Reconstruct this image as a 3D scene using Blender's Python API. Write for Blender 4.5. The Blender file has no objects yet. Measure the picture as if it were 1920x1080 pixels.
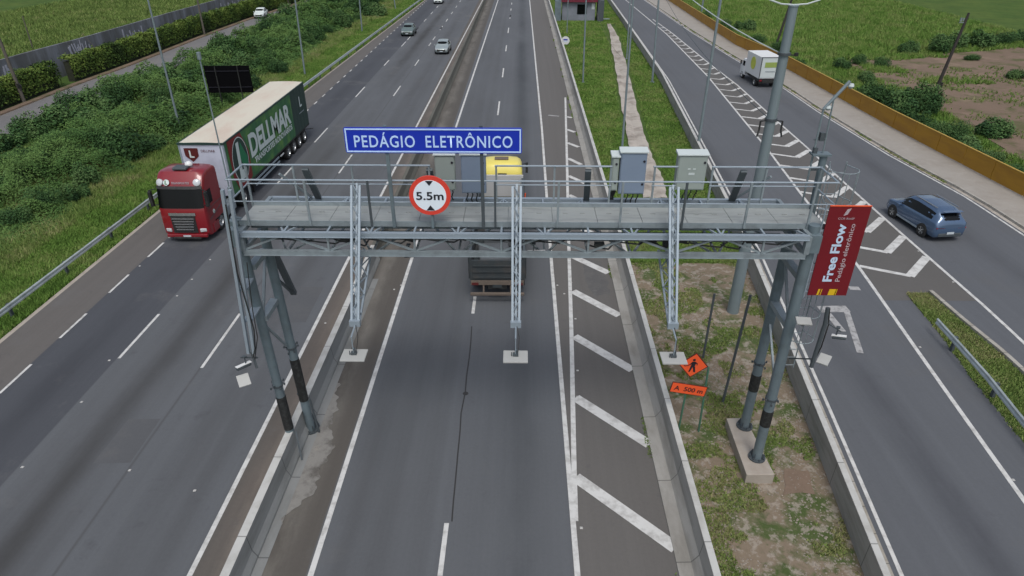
import bpy, bmesh, math, random
import numpy as np
from mathutils import Vector, Matrix
R = math.radians
random.seed(7); rng = np.random.default_rng(7)
SC = bpy.context.scene
COL = SC.collection

# ------------------------------------------------------------------ camera
FPX, CAMH, PSI = 1230.0, 15.6, 0.0148
PITCH = math.atan(705 / FPX)
cam = bpy.data.cameras.new('camera'); cam.sensor_width = 36; cam.lens = FPX / 1920 * 36
cam.clip_end = 5000; cam.clip_start = 0.1
co = bpy.data.objects.new('camera', cam); COL.objects.link(co)
co.location = (0, 0, CAMH); co.rotation_euler = (math.pi / 2 - PITCH, 0, PSI)
SC.camera = co
# ------------------------------------------------------------------ sky, sun, exposure
SUN_EL, SUN_AZ = R(60), R(172)
w = bpy.data.worlds.new('World'); SC.world = w; w.use_nodes = True
nt = w.node_tree; nt.nodes.clear()
sky = nt.nodes.new('ShaderNodeTexSky'); sky.sky_type = 'NISHITA'; sky.sun_disc = False
sky.sun_elevation = SUN_EL; sky.sun_rotation = SUN_AZ; sky.air_density = 1.0; sky.dust_density = 4.0; sky.ozone_density = 1.0
hs = nt.nodes.new('ShaderNodeHueSaturation'); hs.inputs['Saturation'].default_value = 0.62
bg = nt.nodes.new('ShaderNodeBackground'); bg.inputs[1].default_value = 0.13
ow = nt.nodes.new('ShaderNodeOutputWorld')
nt.links.new(sky.outputs[0], hs.inputs['Color']); nt.links.new(hs.outputs[0], bg.inputs[0]); nt.links.new(bg.outputs[0], ow.inputs[0])
sl = bpy.data.lights.new('sun', 'SUN'); sl.energy = 1.15; sl.angle = R(20); sl.color = (1, 0.985, 0.96)
so = bpy.data.objects.new('sun', sl); COL.objects.link(so)
sd = Vector((math.sin(SUN_AZ) * math.cos(SUN_EL), math.cos(SUN_AZ) * math.cos(SUN_EL), math.sin(SUN_EL)))
so.rotation_euler = sd.to_track_quat('Z', 'Y').to_euler(); so.location = (0, 0, 60)
SC.view_settings.view_transform = 'Standard'; SC.view_settings.look = 'None'
SC.view_settings.exposure = 0.12; SC.view_settings.gamma = 1.0
SC.cycles.max_bounces = 6

# ------------------------------------------------------------------ photo pixel -> world point on a known plane
_f = Vector((-math.sin(PSI) * math.cos(PITCH), math.cos(PSI) * math.cos(PITCH), -math.sin(PITCH)))
_r = Vector((math.cos(PSI), math.sin(PSI), 0)); _u = _r.cross(_f); _C = Vector((0, 0, CAMH))
def ray(x, y): return _f + _r * ((x - 960) / FPX) - _u * ((y - 540) / FPX)
def G(x, y, z=0.0):
    r = ray(x, y); return _C + r * ((z - CAMH) / r.z)
def GY(x, y, Y):
    r = ray(x, y); return _C + r * (Y / r.y)
class Curve:                                   # X as a function of Y, from traced points at height z
    def __init__(s, pts, z=0.0):
        q = sorted([(G(x, y, z).y, G(x, y, z).x) for x, y in pts]); s.y = [a[0] for a in q]; s.x = [a[1] for a in q]
    def __call__(s, Y):
        if Y < s.y[0]:
            k = (s.x[1] - s.x[0]) / (s.y[1] - s.y[0]); return s.x[0] + k * (Y - s.y[0])
        if Y > s.y[-1]:
            k = (s.x[-1] - s.x[-2]) / (s.y[-1] - s.y[-2]); return s.x[-1] + k * (Y - s.y[-1])
        return float(np.interp(Y, s.y, s.x))
def lin(x): return lambda Y: x

# ------------------------------------------------------------------ tags
def tag(o, label=None, cat=None, group=None, kind=None):
    if label: o['label'] = label
    if cat: o['category'] = cat
    if group: o['group'] = group
    if kind: o['kind'] = kind
    return o
def empty(name, loc=(0, 0, 0), rz=0.0, label=None, cat=None, group=None):
    o = bpy.data.objects.new(name, None); COL.objects.link(o); o.location = loc; o.rotation_euler = (0, 0, rz)
    o.empty_display_size = 0.3
    return tag(o, label, cat, group)
def copy_tree(o, parent=None):
    c = o.copy(); COL.objects.link(c); c.parent = parent
    for ch in [x for x in COL.objects if x.parent == o]: copy_tree(ch, c)
    return c

# ------------------------------------------------------------------ mesh builder
class MB:
    def __init__(s): s.v = []; s.f = []; s.m = []; s.sm = []
    def add(s, vs, fs, mi=0, smooth=False):
        b = len(s.v); s.v += [tuple(p) for p in vs]
        for f in fs: s.f.append([b + i for i in f]); s.m.append(mi); s.sm.append(smooth)
        return s
    def box(s, c, d, rz=0, mi=0, M=None):
        hx, hy, hz = d[0] / 2, d[1] / 2, d[2] / 2
        vs = [Vector((x, y, z)) for z in (-hz, hz) for y in (-hy, hy) for x in (-hx, hx)]
        if M is None: M = Matrix.Rotation(rz, 3, 'Z')
        c = Vector(c)
        vs = [c + M @ p for p in vs]
        return s.add(vs, [(0, 2, 3, 1), (4, 5, 7, 6), (0, 1, 5, 4), (2, 6, 7, 3), (0, 4, 6, 2), (1, 3, 7, 5)], mi)
    def bar(s, p, q, w, h=None, up=(0, 0, 1), mi=0):
        p = Vector(p); q = Vector(q); h = h or w; d = (q - p).normalized(); up = Vector(up)
        if abs(d.dot(up)) > 0.98: up = Vector((0, 1, 0))
        x = d.cross(up).normalized(); z = x.cross(d)
        M = Matrix((x, d, z)).transposed()
        return s.box((p + q) / 2, (w, (q - p).length, h), M=M, mi=mi)
    def tube(s, p, q, r, r2=None, n=10, mi=0, cap=True):
        p = Vector(p); q = Vector(q); r2 = r if r2 is None else r2; d = (q - p).normalized()
        a = d.orthogonal().normalized(); b = d.cross(a); vs = []
        for c, rr in ((p, r), (q, r2)):
            for i in range(n):
                t = 2 * math.pi * i / n; vs.append(c + a * math.cos(t) * rr + b * math.sin(t) * rr)
        s.add(vs, [(i, (i + 1) % n, n + (i + 1) % n, n + i) for i in range(n)], mi, True)
        if cap: s.add(vs, [tuple(range(n))[::-1], tuple(range(n, 2 * n))], mi)
        return s
    def path(s, pts, r, n=6, mi=0):
        for a, b in zip(pts, pts[1:]): s.tube(a, b, r, n=n, mi=mi)
        return s
    def lathe(s, c, axis, prof, n=20, mi=0, smooth=True):     # prof: (radius, along)
        axis = Vector(axis).normalized(); a = axis.orthogonal().normalized(); b = axis.cross(a); c = Vector(c); vs = []
        for rr, t in prof:
            for i in range(n):
                th = 2 * math.pi * i / n; vs.append(c + axis * t + (a * math.cos(th) + b * math.sin(th)) * rr)
        fs = []
        for k in range(len(prof) - 1):
            for i in range(n): fs.append((k * n + i, k * n + (i + 1) % n, (k + 1) * n + (i + 1) % n, (k + 1) * n + i))
        return s.add(vs, fs, mi, smooth)
    def prism(s, poly, z0, z1, mi=0):
        n = len(poly); vs = [(x, y, z0) for x, y in poly] + [(x, y, z1) for x, y in poly]
        return s.add(vs, [tuple(range(n))[::-1], tuple(range(n, 2 * n))] + [(i, (i + 1) % n, n + (i + 1) % n, n + i) for i in range(n)], mi)
    def plate(s, pts, t, mi=0):                 # thin plate from 3-D outline, extruded backwards along its normal
        P = [Vector(p) for p in pts]; nrm = (P[1] - P[0]).cross(P[2] - P[1]).normalized(); n = len(P)
        vs = P + [p - nrm * t for p in P]
        return s.add(vs, [tuple(range(n)), tuple(range(n, 2 * n))[::-1]] + [(i, n + i, n + (i + 1) % n, (i + 1) % n) for i in range(n)], mi)
    def loft(s, secs, mi=0, smooth=True, cap=True, closed=True):
        n = len(secs[0]); vs = [p for c in secs for p in c]; fs = []
        rng_ = n if closed else n - 1
        for k in range(len(secs) - 1):
            for i in range(rng_): fs.append((k * n + i, k * n + (i + 1) % n, (k + 1) * n + (i + 1) % n, (k + 1) * n + i))
        s.add(vs, fs, mi, smooth)
        if cap: s.add(vs, [tuple(range(n))[::-1], tuple(range(len(vs) - n, len(vs)))], mi)
        return s
    def strip(s, f1, f2, y0, y1, z=0.0, step=4.0, mi=0):
        n = max(1, int(math.ceil((y1 - y0) / step))); vs = []
        for i in range(n + 1):
            Y = y0 + (y1 - y0) * i / n; vs += [(f1(Y), Y, z), (f2(Y), Y, z)]
        return s.add(vs, [(2 * i, 2 * i + 1, 2 * i + 3, 2 * i + 2) for i in range(n)], mi)
    def ribbon(s, pts, wd, z=0.0, mi=0):
        P = [Vector((p[0], p[1], 0)) for p in pts]; vs = []
        for i, p in enumerate(P):
            d = (P[min(i + 1, len(P) - 1)] - P[max(i - 1, 0)]).normalized(); nn = Vector((-d.y, d.x, 0)) * wd / 2
            vs += [(p.x + nn.x, p.y + nn.y, z), (p.x - nn.x, p.y - nn.y, z)]
        return s.add(vs, [(2 * i, 2 * i + 1, 2 * i + 3, 2 * i + 2) for i in range(len(P) - 1)], mi)
    def sweep(s, prof, fx, y0, y1, step=3.0, mi=0, smooth=False):   # prof: (dx, z) swept along X=fx(Y)
        n = int(math.ceil((y1 - y0) / step)); secs = []
        for i in range(n + 1):
            Y = y0 + (y1 - y0) * i / n; secs.append([(fx(Y) + dx, Y, z) for dx, z in prof])
        return s.loft(secs, mi, smooth)
    def build(s, name, mats, parent=None, fix=True, bevel=0, sharp=40):
        me = bpy.data.meshes.new(name); me.from_pydata(s.v, [], s.f)
        if not isinstance(mats, (list, tuple)): mats = [mats]
        for m in mats: me.materials.append(m)
        me.polygons.foreach_set('material_index', s.m); me.polygons.foreach_set('use_smooth', s.sm)
        if fix:
            bm = bmesh.new(); bm.from_mesh(me); bmesh.ops.remove_doubles(bm, verts=bm.verts, dist=0.0002)
            bmesh.ops.recalc_face_normals(bm, faces=bm.faces); bm.to_mesh(me); bm.free()
        if any(s.sm): me.set_sharp_from_angle(angle=R(sharp))
        o = bpy.data.objects.new(name, me); COL.objects.link(o)
        if parent: o.parent = parent
        if bevel:
            b = o.modifiers.new('bevel', 'BEVEL'); b.width = bevel; b.segments = 2; b.limit_method = 'ANGLE'; b.angle_limit = R(40)
        return o

# ------------------------------------------------------------------ materials
def mat(name, col, rough=0.6, metal=0.0, var=0.12, scale=3.0, dirt=None, dirt_amt=0.0, dirt_scale=0.8, bump=0.0, bscale=60, emit=0, coat=0, obj_coord=True, spec=0.5, stretch=None, trans=None, joint=0):
    m = bpy.data.materials.new(name); m.use_nodes = True; t = m.node_tree; N = t.nodes; L = t.links
    b = N['Principled BSDF']; b.inputs['Roughness'].default_value = rough; b.inputs['Metallic'].default_value = metal
    b.inputs['Specular IOR Level'].default_value = spec
    if coat: b.inputs['Coat Weight'].default_value = coat; b.inputs['Coat Roughness'].default_value = 0.05
    tc = N.new('ShaderNodeTexCoord'); vec = tc.outputs['Object']
    if stretch:
        mp = N.new('ShaderNodeMapping'); mp.inputs['Scale'].default_value = stretch; L.new(vec, mp.inputs[0]); vec = mp.outputs[0]
    n = N.new('ShaderNodeTexNoise'); n.inputs['Scale'].default_value = scale; n.inputs['Detail'].default_value = 8; n.inputs['Roughness'].default_value = 0.6
    L.new(vec, n.inputs['Vector'])
    mx = N.new('ShaderNodeMix'); mx.data_type = 'RGBA'
    c = Vector(col[:3])
    mx.inputs[6].default_value = (*(c * (1 - var)), 1); mx.inputs[7].default_value = (*(c * (1 + var)), 1)
    L.new(n.outputs[0], mx.inputs[0]); out = mx.outputs[2]
    if dirt:
        n2 = N.new('ShaderNodeTexNoise'); n2.inputs['Scale'].default_value = dirt_scale; n2.inputs['Detail'].default_value = 9; n2.inputs['Roughness'].default_value = 0.65
        L.new(vec, n2.inputs['Vector'])
        mr = N.new('ShaderNodeMapRange'); mr.inputs[1].default_value = 0.46; mr.inputs[2].default_value = 0.66; mr.inputs[4].default_value = dirt_amt
        L.new(n2.outputs[0], mr.inputs[0])
        m2 = N.new('ShaderNodeMix'); m2.data_type = 'RGBA'; L.new(mr.outputs[0], m2.inputs[0]); L.new(out, m2.inputs[6]); m2.inputs[7].default_value = (*dirt, 1); out = m2.outputs[2]
    if joint:
        sx = N.new('ShaderNodeSeparateXYZ'); L.new(tc.outputs['Object'], sx.inputs[0])
        m1 = N.new('ShaderNodeMath'); m1.operation = 'PINGPONG'; L.new(sx.outputs[1], m1.inputs[0]); m1.inputs[1].default_value = joint / 2
        m3 = N.new('ShaderNodeMath'); m3.operation = 'LESS_THAN'; L.new(m1.outputs[0], m3.inputs[0]); m3.inputs[1].default_value = 0.018
        m4 = N.new('ShaderNodeMath'); m4.operation = 'MULTIPLY'; L.new(m3.outputs[0], m4.inputs[0]); m4.inputs[1].default_value = 0.7
        m2 = N.new('ShaderNodeMix'); m2.data_type = 'RGBA'; L.new(m4.outputs[0], m2.inputs[0]); L.new(out, m2.inputs[6]); m2.inputs[7].default_value = (*(c * .25), 1); out = m2.outputs[2]
    L.new(out, b.inputs['Base Color'])
    if bump:
        n3 = N.new('ShaderNodeTexNoise'); n3.inputs['Scale'].default_value = bscale; n3.inputs['Detail'].default_value = 4; L.new(tc.outputs['Object'], n3.inputs['Vector'])
        bp = N.new('ShaderNodeBump'); bp.inputs['Strength'].default_value = bump; bp.inputs['Distance'].default_value = 0.02
        L.new(n3.outputs[0], bp.inputs['Height']); L.new(bp.outputs[0], b.inputs['Normal'])
    return m
def leafmat(name, cols, var_attr='tone'):
    m = bpy.data.materials.new(name); m.use_nodes = True; t = m.node_tree; N = t.nodes; L = t.links
    b = N['Principled BSDF']; b.inputs['Roughness'].default_value = 0.8; b.inputs['Specular IOR Level'].default_value = 0.12
    a = N.new('ShaderNodeAttribute'); a.attribute_name = var_attr
    oi = N.new('ShaderNodeObjectInfo'); tc = N.new('ShaderNodeTexCoord')
    no = N.new('ShaderNodeTexNoise'); no.inputs['Scale'].default_value = 0.35; no.inputs['Detail'].default_value = 5
    ge = N.new('ShaderNodeNewGeometry'); L.new(ge.outputs['Position'], no.inputs['Vector'])
    ad = N.new('ShaderNodeMath'); ad.operation = 'MULTIPLY_ADD'; L.new(no.outputs[0], ad.inputs[0]); ad.inputs[1].default_value = 1.6; ad.inputs[2].default_value = -0.8
    a2 = N.new('ShaderNodeMath'); a2.operation = 'ADD'; L.new(ad.outputs[0], a2.inputs[0]); L.new(a.outputs['Fac'], a2.inputs[1])
    a3 = N.new('ShaderNodeMath'); a3.operation = 'MULTIPLY_ADD'; L.new(oi.outputs['Random'], a3.inputs[0]); a3.inputs[1].default_value = 0.3; L.new(a2.outputs[0], a3.inputs[2])
    r = N.new('ShaderNodeValToRGB'); el = r.color_ramp.elements
    el[0].position = 0.05; el[0].color = (*cols[0], 1); el[1].position = 0.95; el[1].color = (*cols[-1], 1)
    for i, c in enumerate(cols[1:-1]): e = el.new(0.05 + 0.9 * (i + 1) / (len(cols) - 1)); e.color = (*c, 1)
    L.new(a3.outputs[0], r.inputs[0]); L.new(r.outputs[0], b.inputs['Base Color'])
    return m
def layered(name, base, bands=(), noise_cols=(), rough=0.8, bump=0.22, spec=0.45, grain=0.14, big=0.16, streak=0.0):
    """road surface. bands: (a,b,c,halfwidth,soft,colour,strength,noise_scale) with distance |a*x+b*y-c|"""
    m = bpy.data.materials.new(name); m.use_nodes = True; t = m.node_tree; N = t.nodes; L = t.links
    b = N['Principled BSDF']; b.inputs['Roughness'].default_value = rough; b.inputs['Specular IOR Level'].default_value = spec
    tc = N.new('ShaderNodeTexCoord'); V = tc.outputs['Object']
    def noise(scale, detail=8, rgh=0.6, st=None):
        n = N.new('ShaderNodeTexNoise'); n.inputs['Scale'].default_value = scale; n.inputs['Detail'].default_value = detail; n.inputs['Roughness'].default_value = rgh
        if st:
            mp = N.new('ShaderNodeMapping'); mp.inputs['Scale'].default_value = st; L.new(V, mp.inputs[0]); L.new(mp.outputs[0], n.inputs['Vector'])
        else: L.new(V, n.inputs['Vector'])
        return n.outputs[0]
    def math_(op, a, b_=None, c_=None, clamp=False):
        n = N.new('ShaderNodeMath'); n.operation = op; n.use_clamp = clamp
        for i, q in enumerate((a, b_, c_)):
            if q is None: continue
            if isinstance(q, (int, float)): n.inputs[i].default_value = q
            else: L.new(q, n.inputs[i])
        return n.outputs[0]
    def mixc(fac, c1, c2):
        n = N.new('ShaderNodeMix'); n.data_type = 'RGBA'
        if isinstance(fac, float): n.inputs[0].default_value = fac
        else: L.new(fac, n.inputs[0])
        for i, q in ((6, c1), (7, c2)):
            if isinstance(q, tuple): n.inputs[i].default_value = (*q, 1)
            else: L.new(q, n.inputs[i])
        return n.outputs[2]
    c = Vector(base)
    out = mixc(noise(0.22, 6, 0.6, (1, 0.35, 1)), tuple(c * (1 - big)), tuple(c * (1 + big)))
    sx = N.new('ShaderNodeSeparateXYZ'); L.new(V, sx.inputs[0])
    warp = math_('MULTIPLY_ADD', noise(0.35, 4), 0.5, -0.25)
    for (a, b_, c_, hw, soft, colr, stg, ns) in bands:
        d = math_('MULTIPLY_ADD', sx.outputs[0], float(a), -float(c_)); d = math_('MULTIPLY_ADD', sx.outputs[1], float(b_), d)
        if soft > 0.1: d = math_('ADD', d, warp)
        d = math_('ABSOLUTE', d)
        mr = N.new('ShaderNodeMapRange'); mr.interpolation_type = 'SMOOTHSTEP'; L.new(d, mr.inputs[0])
        mr.inputs[1].default_value = hw + soft; mr.inputs[2].default_value = max(hw - soft, 0); mr.inputs[3].default_value = 0; mr.inputs[4].default_value = stg
        f = mr.outputs[0]
        if ns:
            nn = N.new('ShaderNodeMapRange'); nn.inputs[1].default_value = 0.35; nn.inputs[2].default_value = 0.6; L.new(noise(ns, 7, 0.62, (1, 0.3, 1)), nn.inputs[0])
            f = math_('MULTIPLY', f, nn.outputs[0])
        out = mixc(f, out, tuple(colr))
    for (colr, sc, lo, hi, amt) in noise_cols:
        mr = N.new('ShaderNodeMapRange'); mr.inputs[1].default_value = lo; mr.inputs[2].default_value = hi; mr.inputs[4].default_value = amt
        L.new(noise(sc, 9, 0.68), mr.inputs[0]); out = mixc(mr.outputs[0], out, tuple(colr))
    g = noise(9, 4, 0.8)
    if streak:
        st_ = noise(1.0, 6, 0.7, (2.6, 0.035, 1)); g = math_('ADD', math_('MULTIPLY', g, 1 - streak), math_('MULTIPLY', st_, streak))
        grain = 0.3
    hv = N.new('ShaderNodeHueSaturation'); L.new(out, hv.inputs['Color'])
    L.new(math_('MULTIPLY_ADD', g, grain * 2, 1 - grain), hv.inputs['Value'])
    L.new(hv.outputs[0], b.inputs['Base Color'])
    if bump:
        bp = N.new('ShaderNodeBump'); bp.inputs['Strength'].default_value = bump; bp.inputs['Distance'].default_value = 0.01
        L.new(noise(45, 3), bp.inputs['Height']); L.new(bp.outputs[0], b.inputs['Normal'])
    return m

M = {}
M['galv'] = mat('galvanised steel', (0.27, 0.32, 0.345), 0.5, 0.35, 0.16, 2.5, dirt=(0.16, 0.18, 0.19), dirt_amt=0.5, dirt_scale=3)
M['galv_light'] = mat('light galvanised steel', (0.30, 0.36, 0.41), 0.55, 0.35, 0.1, 3)
M['galv_dark'] = mat('weathered dark steel', (0.07, 0.085, 0.095), 0.6, 0.2, 0.2, 3)
M['deck'] = mat('walkway plate', (0.33, 0.355, 0.35), 0.65, 0.2, 0.14, 1.6, dirt=(0.14, 0.15, 0.145), dirt_amt=0.55, dirt_scale=1.6, stretch=(0.5, 3, 1))
M['column'] = mat('column steel', (0.165, 0.215, 0.24), 0.5, 0.3, 0.15, 2.0, dirt=(0.09, 0.11, 0.12), dirt_amt=0.5, dirt_scale=1.5)
M['black'] = mat('black', (0.012, 0.013, 0.013), 0.6, 0, 0.3, 6, dirt=(0.05, 0.055, 0.055), dirt_amt=0.6, dirt_scale=9)
M['rubber'] = mat('tyre rubber', (0.018, 0.018, 0.018), 0.85, 0, 0.2, 5)
M['cabdark'] = mat('cabinet blue grey', (0.19, 0.245, 0.33), 0.5, 0.1, 0.08, 2)
M['cabgreen'] = mat('cabinet grey green', (0.27, 0.315, 0.295), 0.55, 0.0, 0.08, 2)
M['cabtop'] = mat('cabinet roof', (0.5, 0.56, 0.56), 0.5, 0, 0.06, 3)
M['white'] = mat('white paint', (0.66, 0.68, 0.68), 0.45, 0, 0.05, 3)
M['plate'] = mat('pale antenna housing', (0.37, 0.38, 0.37), 0.5, 0, 0.06, 4)
M['signblue'] = mat('sign blue', (0.008, 0.03, 0.42), 0.4, 0, 0.07, 1.5)
M['signlight'] = mat('sign pale blue lettering', (0.5, 0.68, 1.0), 0.4, 0, 0.05, 4)
M['signred'] = mat('sign red', (0.66, 0.055, 0.035), 0.4, 0, 0.08, 4)
M['signwhite'] = mat('sign white', (0.74, 0.82, 0.9), 0.4, 0, 0.05, 4)
M['signblack'] = mat('sign black', (0.012, 0.012, 0.02), 0.5, 0, 0.1, 4)
M['banner'] = mat('banner dark red', (0.155, 0.006, 0.012), 0.42, 0, 0.08, 1.2)
M['bannerblue'] = mat('banner pale blue lettering', (0.5, 0.62, 0.78), 0.5, 0, 0.03, 4)
M['bannerpink'] = mat('banner thin lettering', (0.48, 0.4, 0.43), 0.5, 0, 0.03, 4)
M['yellow'] = mat('yellow stripe', (0.66, 0.42, 0.01), 0.5, 0, 0.05, 4)
M['orange'] = mat('work sign orange', (0.8, 0.105, 0.03), 0.45, 0, 0.07, 4)
M['maroon'] = mat('work sign edge', (0.09, 0.012, 0.012), 0.5, 0, 0.1, 4)
M['greenpost'] = mat('green post', (0.05, 0.14, 0.09), 0.6, 0, 0.15, 4)
M['conc'] = mat('barrier concrete', (0.30, 0.295, 0.275), 0.85, 0, 0.12, 0.9, dirt=(0.16, 0.15, 0.13), dirt_amt=0.6, dirt_scale=1.1, bump=0.2, bscale=20, stretch=(1, 0.4, 2.5), joint=3.0)
M['concface'] = mat('stained barrier concrete', (0.215, 0.225, 0.225), 0.85, 0, 0.12, 0.9, dirt=(0.13, 0.135, 0.13), dirt_amt=0.7, dirt_scale=0.9, bump=0.2, bscale=20, stretch=(1, 0.35, 2.5), joint=3.0)
M['conclight'] = mat('barrier top concrete', (0.47, 0.475, 0.455), 0.8, 0, 0.1, 1.2, dirt=(0.27, 0.26, 0.23), dirt_amt=0.5, dirt_scale=1.5, joint=3.0)
M['padconc'] = mat('foundation concrete', (0.36, 0.325, 0.28), 0.85, 0, 0.1, 1.5, dirt=(0.26, 0.22, 0.18), dirt_amt=0.6, dirt_scale=1.6, bump=0.1)
M['paint'] = mat('road paint white', (0.56, 0.565, 0.55), 0.7, 0, 0.08, 2.5, dirt=(0.30, 0.295, 0.28), dirt_amt=0.75, dirt_scale=2.6)
M['paintworn'] = mat('worn road paint', (0.36, 0.36, 0.36), 0.75, 0, 0.15, 5, dirt=(0.13, 0.13, 0.13), dirt_amt=0.95, dirt_scale=3.2)
M['stud'] = mat('road stud white', (0.45, 0.45, 0.43), 0.5, 0, 0.1, 9)
M['crack'] = mat('road crack sealer', (0.028, 0.028, 0.028), 0.8, 0, 0.2, 9)
M['fence'] = mat('amber fence panel', (0.36, 0.185, 0.008), 0.6, 0, 0.12, 0.7, dirt=(0.22, 0.10, 0.01), dirt_amt=0.5, dirt_scale=0.5, stretch=(1, 0.6, 3))
M['fencetop'] = mat('amber fence rail', (0.42, 0.27, 0.05), 0.6, 0, 0.1, 1)
M['galvrail'] = mat('guard rail steel', (0.48, 0.54, 0.54), 0.45, 0.35, 0.12, 1.5, dirt=(0.22, 0.25, 0.24), dirt_amt=0.5, dirt_scale=2)
M['wood'] = mat('dark timber pole', (0.035, 0.03, 0.028), 0.8, 0, 0.25, 3)
M['wood2'] = mat('grey timber pole', (0.10, 0.09, 0.075), 0.8, 0, 0.25, 3)
M['polegrey'] = mat('lamp post grey', (0.2, 0.25, 0.27), 0.5, 0.25, 0.1, 1.2)
M['redpaint'] = mat('red cab paint', (0.2, 0.005, 0.011), 0.35, 0.0, 0.06, 2, coat=0.7)
M['glass'] = mat('dark glass', (0.004, 0.005, 0.006), 0.12, 0.0, 0.1, 2, spec=0.25)
M['chrome'] = mat('chrome', (0.45, 0.47, 0.48), 0.25, 0.8, 0.05, 4)
M['lens'] = mat('headlight lens', (0.52, 0.55, 0.57), 0.15, 0.1, 0.2, 9)
M['tarp'] = mat('trailer roof canvas', (0.58, 0.545, 0.455), 0.7, 0, 0.06, 0.9, dirt=(0.5, 0.38, 0.31), dirt_amt=0.6, dirt_scale=0.45, stretch=(1.6, 0.5, 1))
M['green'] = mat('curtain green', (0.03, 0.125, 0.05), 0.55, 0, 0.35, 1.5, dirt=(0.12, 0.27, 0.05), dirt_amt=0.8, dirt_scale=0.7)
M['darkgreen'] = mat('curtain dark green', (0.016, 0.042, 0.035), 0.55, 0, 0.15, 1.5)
M['curtred'] = mat('curtain red', (0.18, 0.014, 0.014), 0.55, 0, 0.15, 2)
M['letterw'] = mat('curtain lettering', (0.55, 0.63, 0.62), 0.55, 0, 0.05, 3)
M['whitecool'] = mat('trailer front white', (0.5, 0.53, 0.63), 0.5, 0, 0.07, 1, dirt=(0.36, 0.38, 0.47), dirt_amt=0.5, dirt_scale=1.2)
M['yellowcab'] = mat('yellow cab paint', (0.72, 0.62, 0.14), 0.35, 0, 0.05, 2, coat=0.4)
M['bedgrey'] = mat('tipper bed steel', (0.045, 0.055, 0.06), 0.65, 0.2, 0.25, 1.6, dirt=(0.09, 0.075, 0.065), dirt_amt=0.6, dirt_scale=1.5)
M['bedwhite'] = mat('headboard white', (0.42, 0.43, 0.43), 0.6, 0, 0.1, 2)
M['brown'] = mat('rusty bumper', (0.13, 0.105, 0.085), 0.7, 0, 0.2, 4)
M['bluepaint'] = mat('blue metallic paint', (0.075, 0.13, 0.225), 0.2, 0.4, 0.05, 2, coat=0.8)
M['silver'] = mat('silver car paint', (0.36, 0.42, 0.42), 0.3, 0.4, 0.05, 2, coat=0.5)
M['greycar'] = mat('grey green car paint', (0.16, 0.215, 0.205), 0.3, 0.4, 0.05, 2, coat=0.5)
M['whitecar'] = mat('white car paint', (0.6, 0.66, 0.64), 0.35, 0, 0.05, 2, coat=0.4)
M['taillight'] = mat('tail light red', (0.22, 0.008, 0.02), 0.3, 0, 0.1, 9)
M['numplate'] = mat('number plate', (0.5, 0.56, 0.6), 0.5, 0, 0.05, 9)
M['sidewalk'] = layered('pale pavement concrete', (0.30, 0.28, 0.25), noise_cols=(((0.2, 0.17, 0.14), 0.5, 0.5, 0.75, 0.5), ((0.36, 0.34, 0.31), 1.4, 0.5, 0.7, 0.5)), bump=0.1, grain=0.08)
M['kerb'] = mat('kerb concrete', (0.36, 0.345, 0.31), 0.85, 0, 0.12, 1.5, dirt=(0.18, 0.16, 0.12), dirt_amt=0.6, dirt_scale=1.4, joint=1.0)
M['drain'] = mat('pale drain concrete', (0.40, 0.365, 0.32), 0.9, 0, 0.2, 1.2, dirt=(0.17, 0.145, 0.12), dirt_amt=0.85, dirt_scale=0.55, bump=0.3)
M['wall'] = mat('weathered wall', (0.115, 0.12, 0.125), 0.85, 0, 0.22, 0.7, dirt=(0.26, 0.28, 0.33), dirt_amt=0.75, dirt_scale=0.5, stretch=(1.3, 1.3, 0.22))
M['graffiti'] = mat('pale wall graffiti', (0.42, 0.43, 0.5), 0.8, 0, 0.2, 2)
M['soil'] = layered('soil', (0.175, 0.13, 0.098), noise_cols=(((0.085, 0.095, 0.04), 0.35, 0.5, 0.6, 0.8), ((0.26, 0.19, 0.145), 0.3, 0.52, 0.7, 0.8)), rough=1, bump=0.4, spec=0.1, grain=0.2)
BR = (0.11, 0.10, 0.088)
M['roadL'] = layered('asphalt left carriageway', streak=0.55, base=(0.095, 0.102, 0.111), bands=(
    (1, 0, -21.0, 1.6, 0.08, (0.108, 0.101, 0.095), 1.0, 0), (1, 0, -17.85, 1.62, 0.04, (0.058, 0.063, 0.073), 1.0, 0),
    (1, 0, -17.8, 0.35, 0.75, (0.03, 0.033, 0.04), 0.5, 0.3), (1, 0, -14.35, 0.25, 0.8, (0.038, 0.038, 0.038), 0.9, 0.08), (1, 0, -13.3, 0.1, 0.5, (0.066, 0.069, 0.073), 0.6, 0.15), (1, 0, -15.4, 0.1, 0.5, (0.066, 0.069, 0.073), 0.6, 0.15), (1, 0, -9.9, 0.1, 0.5, (0.066, 0.069, 0.073), 0.5, 0.15),
    (1, 0, -10.9, 0.2, 0.8, (0.05, 0.051, 0.053), 0.5, 0.2), (1, 0, -12.6, 0.03, 0.05, (0.05, 0.05, 0.05), 0.5, 0),
    (1, 0, -8.35, 0.55, 0.06, (0.092, 0.086, 0.077), 1.0, 0), (1, 0, -8.3, 0.5, 0.3, (0.12, 0.1, 0.087), 0.6, 0.25), (1, 0, -8.05, 0.3, 0.3, (0.21, 0.18, 0.155), 0.55, 1.1)),
    noise_cols=(((0.125, 0.125, 0.125), 0.25, 0.56, 0.72, 0.6), ((0.045, 0.045, 0.05), 1.1, 0.58, 0.75, 0.4)))
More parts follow.
